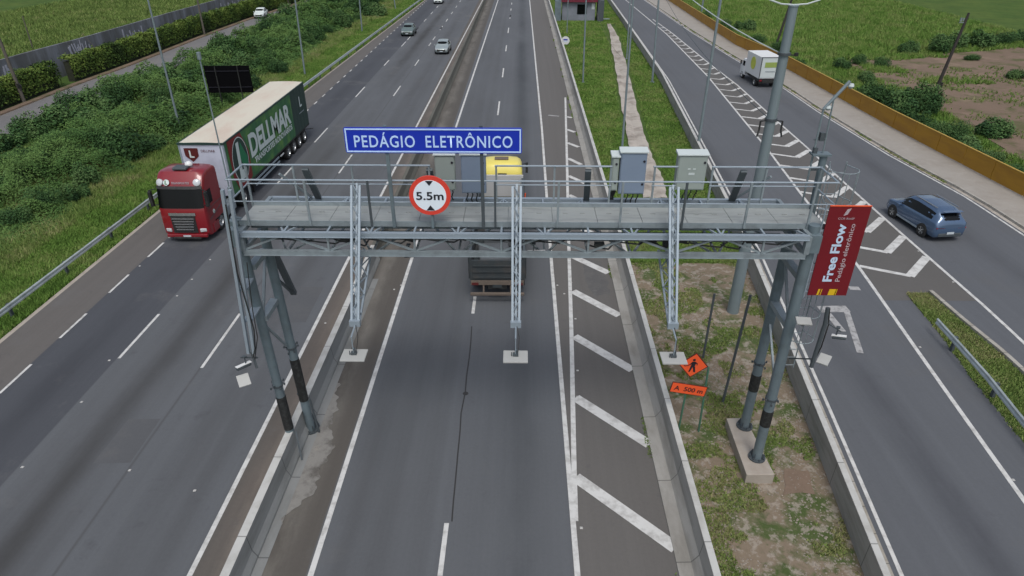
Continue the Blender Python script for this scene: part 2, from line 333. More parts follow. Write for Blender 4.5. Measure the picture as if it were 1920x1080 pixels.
M['roadR'] = layered('asphalt right carriageway', streak=0.55, base=(0.095, 0.102, 0.111), bands=(
    (1, 0, -6.6, 0.85, 0.05, (0.082, 0.075, 0.066), 1.0, 0), (1, 0, -6.75, 0.25, 0.45, (0.19, 0.18, 0.16), 0.65, 0.9),
    (1, 0, -0.05, 0.25, 0.85, (0.04, 0.045, 0.05), 0.9, 0.07), (1, 0, -4.9, 0.1, 0.45, (0.066, 0.069, 0.073), 0.6, 0.15), (1, 0, -2.9, 0.1, 0.45, (0.066, 0.069, 0.073), 0.6, 0.15), (1, 0, -3.9, 0.15, 0.8, (0.066, 0.069, 0.073), 0.6, 0.15),
    (1, 0, 3.15, 1.62, 0.05, (0.112, 0.107, 0.101), 1.0, 0)),
    noise_cols=(((0.11, 0.11, 0.11), 0.3, 0.58, 0.74, 0.4), ((0.055, 0.055, 0.06), 1.3, 0.6, 0.75, 0.3)))
M['ramp'] = layered('asphalt ramp', streak=0.55, base=(0.094, 0.101, 0.112), bands=(
    (0.998, -0.02, 12.9, 0.2, 0.8, (0.045, 0.048, 0.057), 0.75, 0.2), (0.998, -0.01, 24.4, 0.2, 0.9, (0.052, 0.055, 0.062), 0.6, 0.2)),
    noise_cols=(((0.1, 0.1, 0.1), 0.2, 0.55, 0.72, 0.5), ((0.055, 0.055, 0.06), 1.1, 0.6, 0.75, 0.3)))
M['gore'] = layered('brown asphalt gore', (0.1, 0.096, 0.091), noise_cols=(((0.12, 0.116, 0.112), 0.5, 0.55, 0.72, 0.5),))
M['sideroad'] = layered('old side road asphalt', (0.15, 0.148, 0.15), noise_cols=(((0.2, 0.19, 0.17), 0.4, 0.5, 0.7, 0.6),))
M['grass'] = layered('grass ground', (0.06, 0.105, 0.026), noise_cols=(((0.10, 0.14, 0.035), 0.12, 0.45, 0.65, 0.7), ((0.035, 0.06, 0.018), 0.5, 0.5, 0.68, 0.7), ((0.10, 0.085, 0.05), 0.25, 0.6, 0.75, 0.45)), rough=1, bump=0.5, spec=0.1, grain=0.3)
M['verge'] = layered('stony verge', (0.07, 0.098, 0.035), bands=(), noise_cols=(((0.21, 0.165, 0.125), 0.5, 0.42, 0.52, 0.92), ((0.32, 0.285, 0.24), 2.6, 0.52, 0.6, 0.75), ((0.06, 0.085, 0.03), 1.4, 0.56, 0.66, 0.75)), rough=1, bump=0.5, spec=0.1, grain=0.3)
M['leaf'] = leafmat('shrub leaves', [(0.018, 0.042, 0.018), (0.034, 0.08, 0.028), (0.055, 0.118, 0.038), (0.09, 0.155, 0.055)])
M['leafhedge'] = leafmat('hedge leaves', [(0.025, 0.045, 0.014), (0.055, 0.10, 0.024), (0.10, 0.155, 0.03), (0.14, 0.19, 0.045)])
M['blade'] = leafmat('grass blades', [(0.085, 0.125, 0.038), (0.13, 0.2, 0.052), (0.18, 0.25, 0.07), (0.28, 0.27, 0.13)])
M['bladebright'] = leafmat('bright grass blades', [(0.065, 0.12, 0.028), (0.10, 0.19, 0.038), (0.14, 0.25, 0.05), (0.22, 0.27, 0.09)])

# ------------------------------------------------------------------ text
_fc = {}
def text(s, name, m, parent, O, X, Y, h=None, wd=None, bold=0.0, depth=0.006, align='CENTER', space=1.0, shear=0.0):
    """flat lettering as a mesh: O centre (or left end), X reading direction, Y up; h capital height, wd forced width"""
    cu = bpy.data.curves.new(name, 'FONT'); cu.body = s; cu.size = 1; cu.offset = bold; cu.space_character = space; cu.shear = shear
    cu.resolution_u = 3
    tmp = bpy.data.objects.new('tmp', cu); COL.objects.link(tmp)
    dg = bpy.context.evaluated_depsgraph_get(); me = bpy.data.meshes.new_from_object(tmp.evaluated_get(dg))
    bpy.data.objects.remove(tmp); me.name = name
    n = len(me.vertices); a = np.empty(n * 3); me.vertices.foreach_get('co', a); a = a.reshape(-1, 3)
    x0, x1 = a[:, 0].min(), a[:, 0].max(); cap = 0.70
    sy = (h or 1) / cap; sx = (wd / (x1 - x0)) if wd else sy
    X = Vector(X).normalized(); Y = Vector(Y).normalized(); Z = X.cross(Y); O = Vector(O)
    xm = (x0 + x1) / 2 if align == 'CENTER' else x0
    bm = bmesh.new(); bm.from_mesh(me)
    for v in bm.verts:
        v.co = O + X * ((v.co.x - xm) * sx) + Y * ((v.co.y - cap / 2) * sy) + Z * depth
    bm.to_mesh(me); bm.free(); me.materials.clear(); me.materials.append(m)
    o = bpy.data.objects.new(name, me); COL.objects.link(o); o.parent = parent
    return o

# ================================================================== SETTING
Y0, Y1 = -25.0, 330.0
def S(o): return tag(o, kind='structure')
gmb = MB(); gmb.add([(-1500, -1500, -0.06), (1500, -1500, -0.06), (1500, 1500, -0.06), (-1500, 1500, -0.06)], [(0, 1, 2, 3)])
S(gmb.build('ground', M['grass']))

edgeL = Curve([(14, 633), (300, 397), (563, 180), (798, 0)])
barL = lin(-7.66); barR = lin(-7.34)
barRX = Curve([(1272, 1080), (1136, 474), (1050, 120), (1022, 10)])             # foot of the right barrier
wallB = Curve([(1623, 1080), (1502, 760), (1390, 472), (1300, 280), (1237, 150), (1180, 63), (1140, 3)])
rampR = Curve([(1920, 459), (1774, 365), (1713, 325), (1567, 240), (1467, 180), (1280, 38), (1225, 0)])
walkL = Curve([(1920, 428), (1833, 372), (1680, 290), (1547, 210), (1480, 165), (1380, 107), (1303, 60), (1233, 13)])
fenB = Curve([(1893, 360), (1780, 300), (1680, 247), (1573, 187), (1467, 127), (1380, 87), (1280, 20), (1250, 0)])
S(MB().strip(edgeL, barL, Y0, Y1, 0, 3).build('left_carriageway_road', M['roadL']))
S(MB().strip(barR, lambda y: barRX(y) + 0.02, Y0, Y1, 0, 3).build('right_carriageway_road', M['roadR']))
S(MB().strip(lambda y: wallB(y) + 0.62, lambda y: walkL(y) - 0.15, Y0, Y1, 0, 3).build('ramp_road', M['ramp']))
S(MB().strip(lambda y: walkL(y), lambda y: fenB(y) + 0.25, Y0, Y1, 0.13, 3).build('pavement', M['sidewalk']))
S(MB().sweep([(-0.16, -0.05), (0.0, -0.05), (0.0, 0.14), (-0.14, 0.14)], walkL, Y0, Y1).build('pavement_kerb', M['kerb']))
S(MB().strip(lambda y: walkL(y) - 0.42, lambda y: walkL(y) - 0.16, Y0, Y1, 0.006, 3).build('pavement_gutter', M['drain']))
S(MB().strip(lambda y: edgeL(y) - 0.22, edgeL, Y0, Y1, -0.005, 3).build('road_edge_gutter', M['padconc']))
# central verge between the barriers: stony near, grass far
S(MB().strip(lambda y: barRX(y) + 0.7, wallB, Y0, 31, -0.03, 3).build('verge_ground', M['verge']))
# concrete drain down the verge
dr = [(1140, 45), (1150, 70), (1158, 105), (1168, 150), (1178, 200), (1190, 250), (1200, 290), (1218, 330), (1226, 372)]
wd = [0.5, 1.0, 1.1, 1.15, 1.1, 1.1, 1.2, 1.25, 1.2]
mb = MB(); vs = []
for k in range(49):
    t = k / 48 * (len(dr) - 1); i = min(int(t), len(dr) - 2); fr = t - i
    x = dr[i][0] * (1 - fr) + dr[i + 1][0] * fr + 2; y = dr[i][1] * (1 - fr) + dr[i + 1][1] * fr
    p = G(x, y); ww = (wd[i] * (1 - fr) + wd[i + 1] * fr) * .8
    a = ww + random.uniform(-.12, .12); b_ = ww + random.uniform(-.12, .12)
    vs += [(p.x - a * .8, p.y, 0.05), (p.x - a * .45, p.y, 0.075), (p.x - .1, p.y, -0.02), (p.x + b_ * .4, p.y, 0.07), (p.x + b_ * .75, p.y, 0.05)]
mb.add(vs, [(5 * i + j, 5 * i + j + 1, 5 * i + j + 6, 5 * i + j + 5) for i in range(48) for j in range(4)])
S(mb.build('drainage_channel', M['drain']))

# ---- side road on the left, its kerb of red earth
sideN = Curve([(0, 253), (67, 203), (187, 170), (307, 123), (433, 62), (567, 7)])
sideF = Curve([(0, 216), (133, 163), (233, 127), (310, 97), (383, 68), (467, 37), (550, 10), (570, 2)])
S(MB().strip(lambda y: sideF(y), lambda y: sideF(y) + 6.0, 20, 260, -0.02, 4).build('side_road', M['sideroad']))
S(MB().sweep([(-0.55, -0.05), (0.12, -0.05), (0.08, 0.1), (-0.5, 0.12)], sideF, 20, 260).build('earth_kerb', M['soil']))
# ---- soil of the right-hand field and the trodden line on the left bank
def blob(pts, name, m, z=-0.02, jag=0.5, sub=6):
    P = [G(*p) for p in pts]; vs = []
    for i in range(len(P)):
        a = P[i]; b_ = P[(i + 1) % len(P)]
        for k in range(sub):
            q = a.lerp(b_, k / sub); vs.append((q.x + random.uniform(-jag, jag), q.y + random.uniform(-jag, jag), z))
    bm = bmesh.new(); bv = [bm.verts.new(v) for v in vs]; f = bm.faces.new(bv); bmesh.ops.triangulate(bm, faces=[f])
    for f in bm.faces:
        if f.normal.z < 0: f.normal_flip()
    me = bpy.data.meshes.new(name); bm.to_mesh(me); bm.free(); me.materials.append(m)
    o = bpy.data.objects.new(name, me); COL.objects.link(o); return S(o)
blob([(1575, 108), (1690, 112), (1780, 98), (1920, 88), (2300, 85), (2400, 330), (2000, 330), (1880, 290), (1790, 225), (1720, 185), (1640, 150)], 'field_soil', M['soil'], -0.02, 0.9)
blob([(-40, 505), (60, 455), (150, 392), (215, 340), (222, 352), (160, 405), (70, 468), (-40, 525)], 'trodden_path', M['soil'], -0.02, 0.2)
blob([(1475, 880), (1520, 882), (1525, 925), (1470, 925)], 'bare_earth', M['soil'], -0.015, 0.06, 3)

# ---- traffic island on the right
isl = [(1701, 551), (1742, 549), (1805, 605), (1881, 667), (1960, 742), (2200, 960), (2100, 985), (1920, 830), (1830, 720), (1770, 636)]
blob(isl, 'island_ground', M['grass'], 0.012, 0.05)
islR = Curve([(1742, 549), (1805, 604), (1881, 666), (1960, 740), (2160, 925)])
yk = G(1742, 549).y
S(MB().sweep([(-0.06, 0.0), (0.12, 0.0), (0.12, 0.15), (-0.06, 0.15)], islR, 4, yk, 0.8).build('island_kerb', M['kerb']))

# ---- painted markings
Z1 = 0.005
def seg(p, q, wdt, name='lane_marking', m='paint', z=Z1):
    a = G(*p); b_ = G(*q); return S(MB().ribbon([a, b_], wdt, z).build(name, M[m], fix=False))
def line(fx, y0, y1, wdt, name, z=Z1):
    n = int((y1 - y0) / 2); return S(MB().ribbon([(fx(y0 + (y1 - y0) * i / n), y0 + (y1 - y0) * i / n) for i in range(n + 1)], wdt, z).build(name, M['paint'], fix=False))
lD = Curve([(355, 1080), (655, 482), (782, 235), (905, 0)]); lE = Curve([(582, 1080), (771, 488), (857, 232), (934, 0)])
lF = Curve([(1083, 1080), (1033, 480), (1016, 240), (993, 0)]); lG = Curve([(1080, 1015), (1076, 870), (1072, 640), (1067, 480), (1063, 300), (1060, 183)])
line(lD, Y0, Y1, 0.15, 'edge_marking'); line(lE, Y0, Y1, 0.16, 'edge_marking'); line(lF, Y0, Y1, 0.16, 'edge_marking')
line(lG, 13.4, G(1060, 183).y, 0.17, 'gore_marking', 0.009)
dashmb = MB()
def dashes(X, pairs, wdt, ext=None):
    mbs = MB()
    for (p, q) in pairs:
        a = G(*p); b_ = G(*q); mbs.ribbon([(X, min(a.y, b_.y)), (X, max(a.y, b_.y))], wdt, Z1)
    if ext:
        y, e, on, per = ext
        while y < e: mbs.ribbon([(X, y), (X, y + on)], wdt, Z1); y += per
    return S(mbs.build('dashed_marking', M['paint'], fix=False))
dashes(-19.42, [((0, 738), (63, 683)), ((113, 634), (168, 588)), ((208, 549), (247, 515)), ((281, 482), (312, 455))], 0.11, (32.5, 160, 1.0, 2.9))
dashes(-16.15, [((228, 672), (306, 589)), ((594, 267), (622, 240)), ((674, 182), (691, 163)), ((727, 123), (737, 113)), ((763, 87), (770, 78)), ((788, 58), (795, 51)), ((500, 345), (534, 314))], 0.12, (97, 180, 3, 9.0))
dashes(-12.55, [((378, 690), (452, 588)), ((742, 180), (756, 161)), ((783, 123), (793, 112)), ((808, 86), (814, 80)), ((834, 55), (839, 49)), ((640, 325), (665, 290))], 0.12, (97, 180, 3, 9.0))
dashes(-2.12, [((833, 1080), (847, 981)), ((891, 588), (897, 556)), ((937, 216), (940, 190)), ((946, 145), (949, 128)), ((951, 96), (953, 85)), ((955, 62), (957, 52)), ((958, 35), (960, 28)), ((920, 370), (925, 330))], 0.14, (120, 180, 3, 9.0))
for p, q in (((1074, 481), (1141, 512)), ((1074, 546), (1161, 592)), ((1077, 631), (1186, 694)), ((1079, 746), (1218, 834)), ((1079, 895), (1267, 1028)),
             ((1062, 219), (1073, 221)), ((1063, 243), (1078, 248)), ((1064, 268), (1085, 276)), ((1065, 297), (1090, 309)), ((1066, 330), (1097, 344)), ((1067, 366), (1105, 384)), ((1067, 418), (1120, 442))):
    seg(p, q, 0.42 if p[1] > 400 else 0.33, 'hatched_marking', z=0.013)
seg((1028, 216), (1048, 218), 0.25, 'short_marking', 'paintworn')
# ramp lines
gL = Curve([(1980, 1020), (1918, 936), (1750, 700), (1610, 500), (1509, 373), (1440, 281), (1390, 220), (1327, 143), (1250, 64), (1190, 14)])
gR = Curve([(1985, 705), (1920, 643), (1849, 577), (1755, 495), (1680, 429), (1580, 340), (1517, 280), (1460, 230), (1383, 160), (1327, 117), (1260, 62), (1190, 12)])
yA = G(1190, 14).y
line(gL, 8, 150, 0.16, 'ramp_marking'); line(gR, 12, 118, 0.16, 'ramp_marking', 0.009)
line(lambda y: wallB(y) + 0.98, Y0, 190, 0.12, 'ramp_marking'); line(lambda y: walkL(y) - 0.62, Y0, 200, 0.13, 'ramp_marking')
S(MB().strip(lambda y: gL(y) + 0.1, lambda y: min(gR(y) - .1, 60), G(1612, 497).y - 3.5, G(1233, 50).y - 4, 0.004, 2).build('gore_asphalt', M['gore']))
ch = MB(); y = G(1610, 499).y; k = 0
while y < G(1235, 52).y:
    a = gL(y); b_ = gR(y); wch = 0.36 if y < 60 else 0.3
    if b_ - a > 0.5:
        sc_ = (b_ - a); v = a + sc_ * 0.52
        ch.ribbon([(a + .06, y), (v, y - sc_ * 0.25)], wch * .8, 0.013)
        ch.ribbon([(v - .05, y - sc_ * 0.25 - .03), (b_ - .06, y + sc_ * 0.26)], wch * 1.15, 0.017)
    y += 2.55; k += 1
S(ch.build('chevron_marking', M['paint'], fix=False))
# island foot line and the give-way triangle
tri = [G(1540, 581), G(1592, 579), G(1614, 666)]
mb = MB(); mb.ribbon([G(1536, 580), G(1590, 579)], 0.55, Z1); mb.ribbon([G(1586, 580), G(1613, 662)], 0.26, 0.009); mb.ribbon([G(1552, 588), G(1580, 622)], 0.3, 0.013)
S(mb.build('give_way_marking', M['paintworn'], fix=False))
mb = MB(); mb.ribbon([G(1592, 540), G(1612, 541)], 0.35, Z1); S(mb.build('worn_letter_marking', M['paintworn'], fix=False))
ck = [G(x + random.uniform(-2, 2), y) for x, y in ((885, 612), (882, 640), (880, 670), (875, 705), (873, 735), (866, 775), (862, 810), (857, 850), (853, 900), (850, 940), (847, 978))]
S(MB().ribbon([(p.x + 0.02 * random.uniform(-1, 1), p.y) for p in ck], 0.045, 0.004).build('road_crack', M['crack'], fix=False))
p = G(873, 738); S(MB().lathe((p.x, p.y, 0.004), (0, 0, 1), [(0.0, 0.003), (0.11, 0.003)], 12).build('asphalt_spot', M['crack'], fix=False))
# concrete spill and dust beside the median barrier
DB = layered('dusty shoulder', (0.082, 0.075, 0.066), bands=((1, 0, -6.9, 0.15, 0.3, (0.2, 0.195, 0.185), 0.85, 0.6),), noise_cols=(((0.23, 0.225, 0.21), 0.8, 0.42, 0.55, 0.85), ((0.06, 0.055, 0.05), 1.8, 0.55, 0.68, 0.5), ((0.27, 0.25, 0.22), 2.6, 0.6, 0.68, 0.6)))
S(MB().strip(lin(-6.95), lambda y: -6.42 + .13 * math.sin(y * 1.3) + .1 * math.sin(y * 3.1 + 1) + .05 * math.sin(y * 9.7) + .04 * math.sin(y * 17.3) - .45 * max(0, (y - 17.5) / 2.3) - .4 * max(0, (14.4 - y) / 1.3), 13.1, 19.8, 0.016, .08).build('shoulder_dust', DB))
pt = layered('concrete repair', (0.105, 0.103, 0.1), noise_cols=(((0.085, 0.085, 0.085), 0.9, 0.45, 0.6, 0.8), ((0.16, 0.155, 0.15), 2.1, 0.57, 0.7, 0.6)))
for pts in ([(1095, 484), (1128, 490), (1136, 520), (1144, 552), (1110, 556), (1098, 520)],):
    blob(pts, 'asphalt_patch', pt, 0.006, .1, 5)
for cx_, cy_, sx_, sy_ in ((-9.9, 15.6, .9, 1.0), (-10.6, 13.3, 1.3, .8), (-10.2, 18.6, .7, .9), (-4.1, 21.0, .5, 1.4), (15.2, 24, .8, 2.0)):
    vs = [(cx_ + sx_ * math.cos(t_) * random.uniform(.6, 1.1), cy_ + sy_ * math.sin(t_) * random.uniform(.6, 1.1), 0.004) for t_ in [k * math.pi / 11 for k in range(22)]]

# small reflective studs standing on the lines
stud0 = None
for (x, y) in ((752, 535), (739, 543), (1045, 535), (1058, 551), (1079, 598), (1083, 695), (1083, 744), (1071, 530), (1090, 990), (262, 499), (394, 487), (360, 524), (332, 555), (205, 676), (243, 882), (42, 876), (365, 920), (153, 754), (1700, 395), (1722, 471), (1787, 529), (1831, 632), (1725, 651), (1900, 900), (610, 606)):
    p = G(x, y)
    if stud0 is None:
        mb = MB(); mb.loft([[(-.045, -.04, 0), (.045, -.04, 0), (.045, .04, 0), (-.045, .04, 0)], [(-.03, -.03, .018), (.03, -.03, .018), (.03, .03, .018), (-.03, .03, .018)]], smooth=False)
        stud0 = mb.build('road_stud', M['stud']); o = stud0
        tag(o, 'small white reflective stud stuck on the asphalt beside a painted line', 'road stud', 'road studs along the painted lines')
    else: o = stud0.copy(); COL.objects.link(o)
    o.location = (p.x, p.y, 0.006)

# ================================================================== BARRIERS, WALLS, RAILS, FENCE
def nj(hw_top, hw_mid, hw_bot, h): return [(-hw_bot, 0), (-hw_bot, .08), (-hw_mid, .3), (-hw_top, h), (hw_top, h), (hw_mid, .3), (hw_bot, .08), (hw_bot, 0)]
mb = MB(); mb.sweep(nj(.115, .17, .28, .86), lin(-7.52), Y0, 30, 4, 0)
o = empty('median_barrier', (0, 0, 0), 0, 'long grey concrete median barrier the left gantry legs stand on', 'concrete barrier')
mb.build('barrier_body', M['concface'], o)
MB().sweep(nj(.1, .16, .28, .84), lin(-7.52), 30, Y1, 4).build('old_barrier_body', mat('old dark concrete', (0.105, 0.105, 0.09), .9, 0, .2, .6, dirt=(.06, .058, .045), dirt_amt=.7, dirt_scale=.5, stretch=(1, .2, 1)), o)
MB().sweep([(-.12, .861), (.12, .861), (.12, .875), (-.12, .875)], lin(-7.52), Y0, 30, 4).build('barrier_cap', M['conclight'], o)
MB().strip(lin(-7.24), lin(-6.95), Y0, 28, 0.012, 2).build('barrier_footing', M['concface'], o)
o = empty('verge_barrier', (0, 0, 0), 0, 'pale concrete barrier between the hatched shoulder and the grass verge', 'concrete barrier')
MB().sweep([(0.02, 0), (0.02, .04), (0.42, .06), (0.46, .12), (0.60, .34), (0.66, .88), (0.86, .88), (0.92, .3), (0.95, -.06), (0.02, -.06)], barRX, Y0, 290, 3).build('barrier_body', M['conc'], o)
MB().sweep([(0.665, .881), (0.855, .881), (0.855, .895), (0.665, .895)], barRX, Y0, 290, 3).build('barrier_cap', M['conclight'], o)
o = empty('ramp_barrier', (0, 0, 0), 0, 'pale concrete wall with a white top between the verge and the ramp', 'concrete barrier')
MB().sweep([(-0.02, -.06), (0.0, .88), (0.2, .88), (0.26, .3), (0.36, .09), (0.6, .06), (0.62, -.06)], wallB, Y0, 260, 3).build('barrier_body', M['conc'], o)
MB().sweep([(0.005, .881), (0.195, .881), (0.195, .896), (0.005, .896)], wallB, Y0, 260, 3).build('barrier_cap', M['conclight'], o)
MB().sweep([(0.56, .062), (0.72, .062), (0.72, .10), (0.56, .10)], wallB, Y0, 260, 3).build('barrier_kerb', M['kerb'], o)

def guardrail(name, fx, y0, y1, label, step=4.0, side=1):
    o = empty(name, (0, 0, 0), 0, label, 'guard rail')
    prof = [(0, .45), (.05 * side, .49), (.05 * side, .55), (0.01 * side, .60), (.05 * side, .65), (.05 * side, .71), (0, .75), (-.03 * side, .72), (-.03 * side, .48)]
    MB().sweep(prof, fx, y0, y1, 2).build('rail_beam', M['galvrail'], o)
    n = int((y1 - y0) / step)
    for i in range(n + 1):
        y = y0 + 0.3 + i * step
        if y > y1: break
        MB().box((fx(y) - .12 * side, y, .33), (.1, .14, .72)).build('rail_post', M['galv_dark'], o)
    return o
railL = Curve([(0, 583), (288, 366), (563, 163), (786, 0)], 0.7)
guardrail('guard_rail', railL, 4, 150, 'long galvanised guard rail on the grass beside the left shoulder', 4.0, 1)
railR = Curve([(1757, 602), (1846, 700), (1920, 793), (2100, 1010)], 0.6)
guardrail('guard_rail', railR, 4, G(1757, 602, .6).y, 'short guard rail on the grass island at the right edge', 3.0, -1)

o = empty('amber_fence', (0, 0, 0), 0, 'long amber solid fence along the pavement beside the field', 'fence')
fy0, fy1, pw = 12.0, 240.0, 3.0
n = int((fy1 - fy0) / pw)
for i in range(n):
    a = fy0 + i * pw; b_ = a + pw
    mb = MB(); mb.bar((fenB(a), a + .04, .78), (fenB(b_), b_ - .04, .78), .05, 1.22)
    mb.build('fence_panel', M['fence'], o)
    if i % 2 == 0: MB().box((fenB(a) + .05, a, .72), (.08, .08, 1.44)).build('fence_post', M['fencetop'], o)
MB().sweep([(-.06, 1.41), (.06, 1.41), (.06, 1.46), (-.06, 1.46)], fenB, fy0, fy1, 3).build('top_rail', M['fencetop'], o)

# boundary wall and hedge across the side road
hedX = lambda y: sideF(y) - 1.0
o = empty('boundary_wall', (0, 0, 0), 0, 'long weathered grey wall with white graffiti behind the hedge', 'wall')
wx = lambda y: sideF(y) - 4.2
MB().sweep([(-.1, -.1), (.1, -.1), (.1, 3.2), (-.1, 3.2)], wx, 25, 260, 4).build('wall_body', M['wall'], o)
gr = MB()
for cx_, wdg, n in ((150, 42, 6), (250, 40, 5), (430, 36, 5), (12, 16, 2)):
    for k in range(n * 2):
        px = cx_ - wdg / 2 + wdg * (k + random.random()) / (2 * n); r_ = ray(px, 92 - (px - 150) * 0.29)
        # meet the wall plane by marching
        t = 60
        for _ in range(30):
            P = _C + r_ * t; t += (wx(P.y) + .12 - P.x) / r_.x * 0.9
        P = _C + r_ * t; z0 = max(0.6, min(2.6, P.z + random.uniform(-.5, .3)))
        hh = random.uniform(.5, 1.5)
        gr.bar((wx(P.y) + .115, P.y - random.uniform(-.25, .25), z0 - hh / 2), (wx(P.y) + .115, P.y + random.uniform(-.25, .25), z0 + hh / 2), 0.02, random.uniform(.12, .3), up=(0, 1, 0))
gr.build('graffiti', M['graffiti'], o)

# ================================================================== GANTRY
YF, YR = 15.72, 17.2            # leg rows
gan = empty('toll_gantry', (0, 16.4, 0), 0, 'grey steel lattice gantry with a walkway spanning the carriageway', 'gantry')
def gp(mb, name, m, parent=None, **k):
    o = mb.build(name, m, parent or gan, **k)
    if (parent is None) or parent is gan: o.matrix_parent_inverse = Matrix.Translation((0, -16.4, 0))
    return o
# legs (right pair on the foundation, left pair on the median barrier, slightly raked)
legs = []
for (bx, by, bz, tx, ty, tz, rad) in ((7.64, YF, .35, 7.64, YF, 8.55, .15), (7.68, YR, .35, 7.72, YR, 8.3, .15), (-7.52, 16.25, .0, -7.62, 15.95, 8.5, .14), (-7.22, 17.2, .0, -7.48, 17.2, 8.3, .14)):
    mb = MB().tube((bx, by, bz), (tx, ty, tz), rad, n=16)
    c = gp(mb, 'leg', M['column'])
    d = Vector((tx - bx, ty - by, tz - bz)).normalized(); b0 = Vector((bx, by, bz))
    m2 = MB(); m2.lathe(b0 + d * .02, d, [(.0, .0), (.27, .0), (.27, .045), (.16, .045)], 16)
    for k in range(8):
        a = k * math.pi / 4; v = b0 + Vector((math.cos(a) * .225, math.sin(a) * .225, .05)); m2.tube(v, v + d * .09, .022, n=6)
        if k % 2: m2.bar(b0 + Vector((math.cos(a) * .2, math.sin(a) * .2, .08)), b0 + Vector((math.cos(a) * .14, math.sin(a) * .14, .26)), .015, .1)
    m2.build('base_flange', M['galv_dark'], c)
    if bx > 0: a0, a1 = (1.75, 2.35) if by < 16 else (1.95, 2.6)
    else: a0, a1 = (.98, 2.35) if by < 17 else (1.35, 3.05)
    k0 = b0 + d * ((a0 - bz) / d.z); k1 = b0 + d * ((a1 - bz) / d.z)
    MB().tube(k0, k1, rad + .012, n=16).build('black_band', M['black'], c)
    cb = MB(); kk = b0 + d * ((a1 + .42 - bz) / d.z)
    cb.tube(kk, kk + d * .06, rad + .03, n=14)
    for q in range(7):
        a = q * .9; e = kk + Vector((math.cos(a) * .22, math.sin(a) * .22, random.uniform(-.1, .1))); cb.tube(kk + Vector((0, 0, .03)), e, .014, n=5); cb.box(e, (.04, .04, .07))
    cb.build('spike_collar', M['galv_dark'], c)
for p_, q_, w_ in (((-7.3, 16.15, .9), (-7.12, 15.75, .03), .06), ((-7.5, 17.35, 1.5), (-6.98, 17.35, .05), .05), ((-7.0, 17.05, 1.5), (-6.9, 17.05, .05), .05)):
    gp(MB().bar(p_, q_, w_), 'stay', M['galv_dark'])
# tie beams between front and rear legs and panels of bracing
for (x, z, w_) in ((7.66, 5.35, .22), (7.68, 6.9, .2), (-7.5, 5.3, .24), (-7.5, 7.0, .22)):
    gp(MB().bar((x, YF + .1 if x > 0 else 16.05, z), (x, YR - .1, z), w_, .16), 'tie_beam', M['galv'])
for p_, q_, w_ in (((7.66, YF + .15, 5.4), (7.68, YR - .12, 6.9), .07), ((7.66, YF + .15, 3.4), (7.68, YR - .12, 4.6), .06), ((-7.5, 16.1, 5.4), (-7.5, 17.1, 6.9), .07), ((-7.5, 16.2, 4.9), (-7.42, 17.1, 3.6), .06)):
    gp(MB().bar(p_, q_, w_), 'leg_brace', M['galv'])

ZT, ZB_, YA_, YB_ = 8.37, 7.84, 15.45, 17.87      # lattice box
XL, XR = -7.32, 7.44
for (y, z, mm) in ((YA_, ZT, 'galv_light'), (YB_, ZT, 'galv_light'), (YA_, ZB_, 'galv'), (YB_, ZB_, 'galv')):
    mb = MB(); mb.bar((XL, y, z), (XR, y, z), .13, .012).bar((XL, y - .06, z - .06), (XR, y - .06, z - .06), .012, .12).bar((XL, y + .05, z - .12), (XR, y + .05, z - .12), .10, .012)
    mb.bar((XL, y - .075, z - .115), (XR, y - .075, z - .115), .04, .012)
    gp(mb, 'chord', M[mm])
NB = 13; dx = (XR - XL) / NB
mt = MB(); mf = MB(); mbk = MB(); mu = MB()
for i in range(NB + 1):
    x = XL + i * dx
    if 0 < i < NB: mt.bar((x, YA_ - .06, ZT - .015), (x, YB_, ZT - .015), .05, .05)
    mf.bar((x, YA_ - .01, ZT - .05), (x, YA_ - .01, ZB_), .05, .05) if i % 2 == 0 else None
    mbk.bar((x, YB_, ZT - .05), (x, YB_, ZB_), .05, .05) if i % 2 == 0 else None
    mu.bar((x, YA_, ZB_ - .06), (x, YB_, ZB_ - .06), .05, .05)
    if i < NB:
        s_ = i % 2
        ya, yb = (YA_, YB_) if s_ else (YB_, YA_)
        mt.bar((x, ya, ZT - .05), (x + dx, yb, ZT - .05), .045, .045)
        mu.bar((x, ya, ZB_ - .1), (x + dx, yb, ZB_ - .1), .05, .05)
        za, zb = (ZT - .08, ZB_) if s_ else (ZB_, ZT - .08)
        mf.bar((x, YA_ + .02, za), (x + dx, YA_ + .02, zb), .05, .05); mbk.bar((x, YB_ - .02, za), (x + dx, YB_ - .02, zb), .05, .05)
gp(mt, 'top_bracing', M['galv_light']); gp(mf, 'front_bracing', M['galv']); gp(mbk, 'rear_bracing', M['galv']); gp(mu, 'bottom_bracing', M['galv'])
# inner runners and cable trays between the chords
mb = MB()
for y, z in ((16.2, 8.2), (16.8, 8.2), (17.4, 8.22)): mb.bar((XL, y, z), (XR, y, z), .06, .09)
gp(mb, 'runner', M['galv'])
gp(MB().bar((XL + .4, 16.3, 7.9), (XR - .3, 16.3, 7.9), .5, .04), 'cable_tray', M['galv_dark'])
mb = MB(); x = XL + .6
while x < XR - 1:
    L_ = random.uniform(.4, 1.6); y = random.uniform(15.56, 15.8); z = random.uniform(8.0, 8.2)
    mb.path([(x, y, z), (x + L_ * .3, y + .1, z - .12), (x + L_ * .7, y - .05, z - .1), (x + L_, y + .15, z + .08)], .022, 5); 
    if random.random() < .5: mb.box((x + .3, y, z), (.26, .16, .12))
    x += L_ * .55 + .15
gp(mb, 'cabling', M['black'])
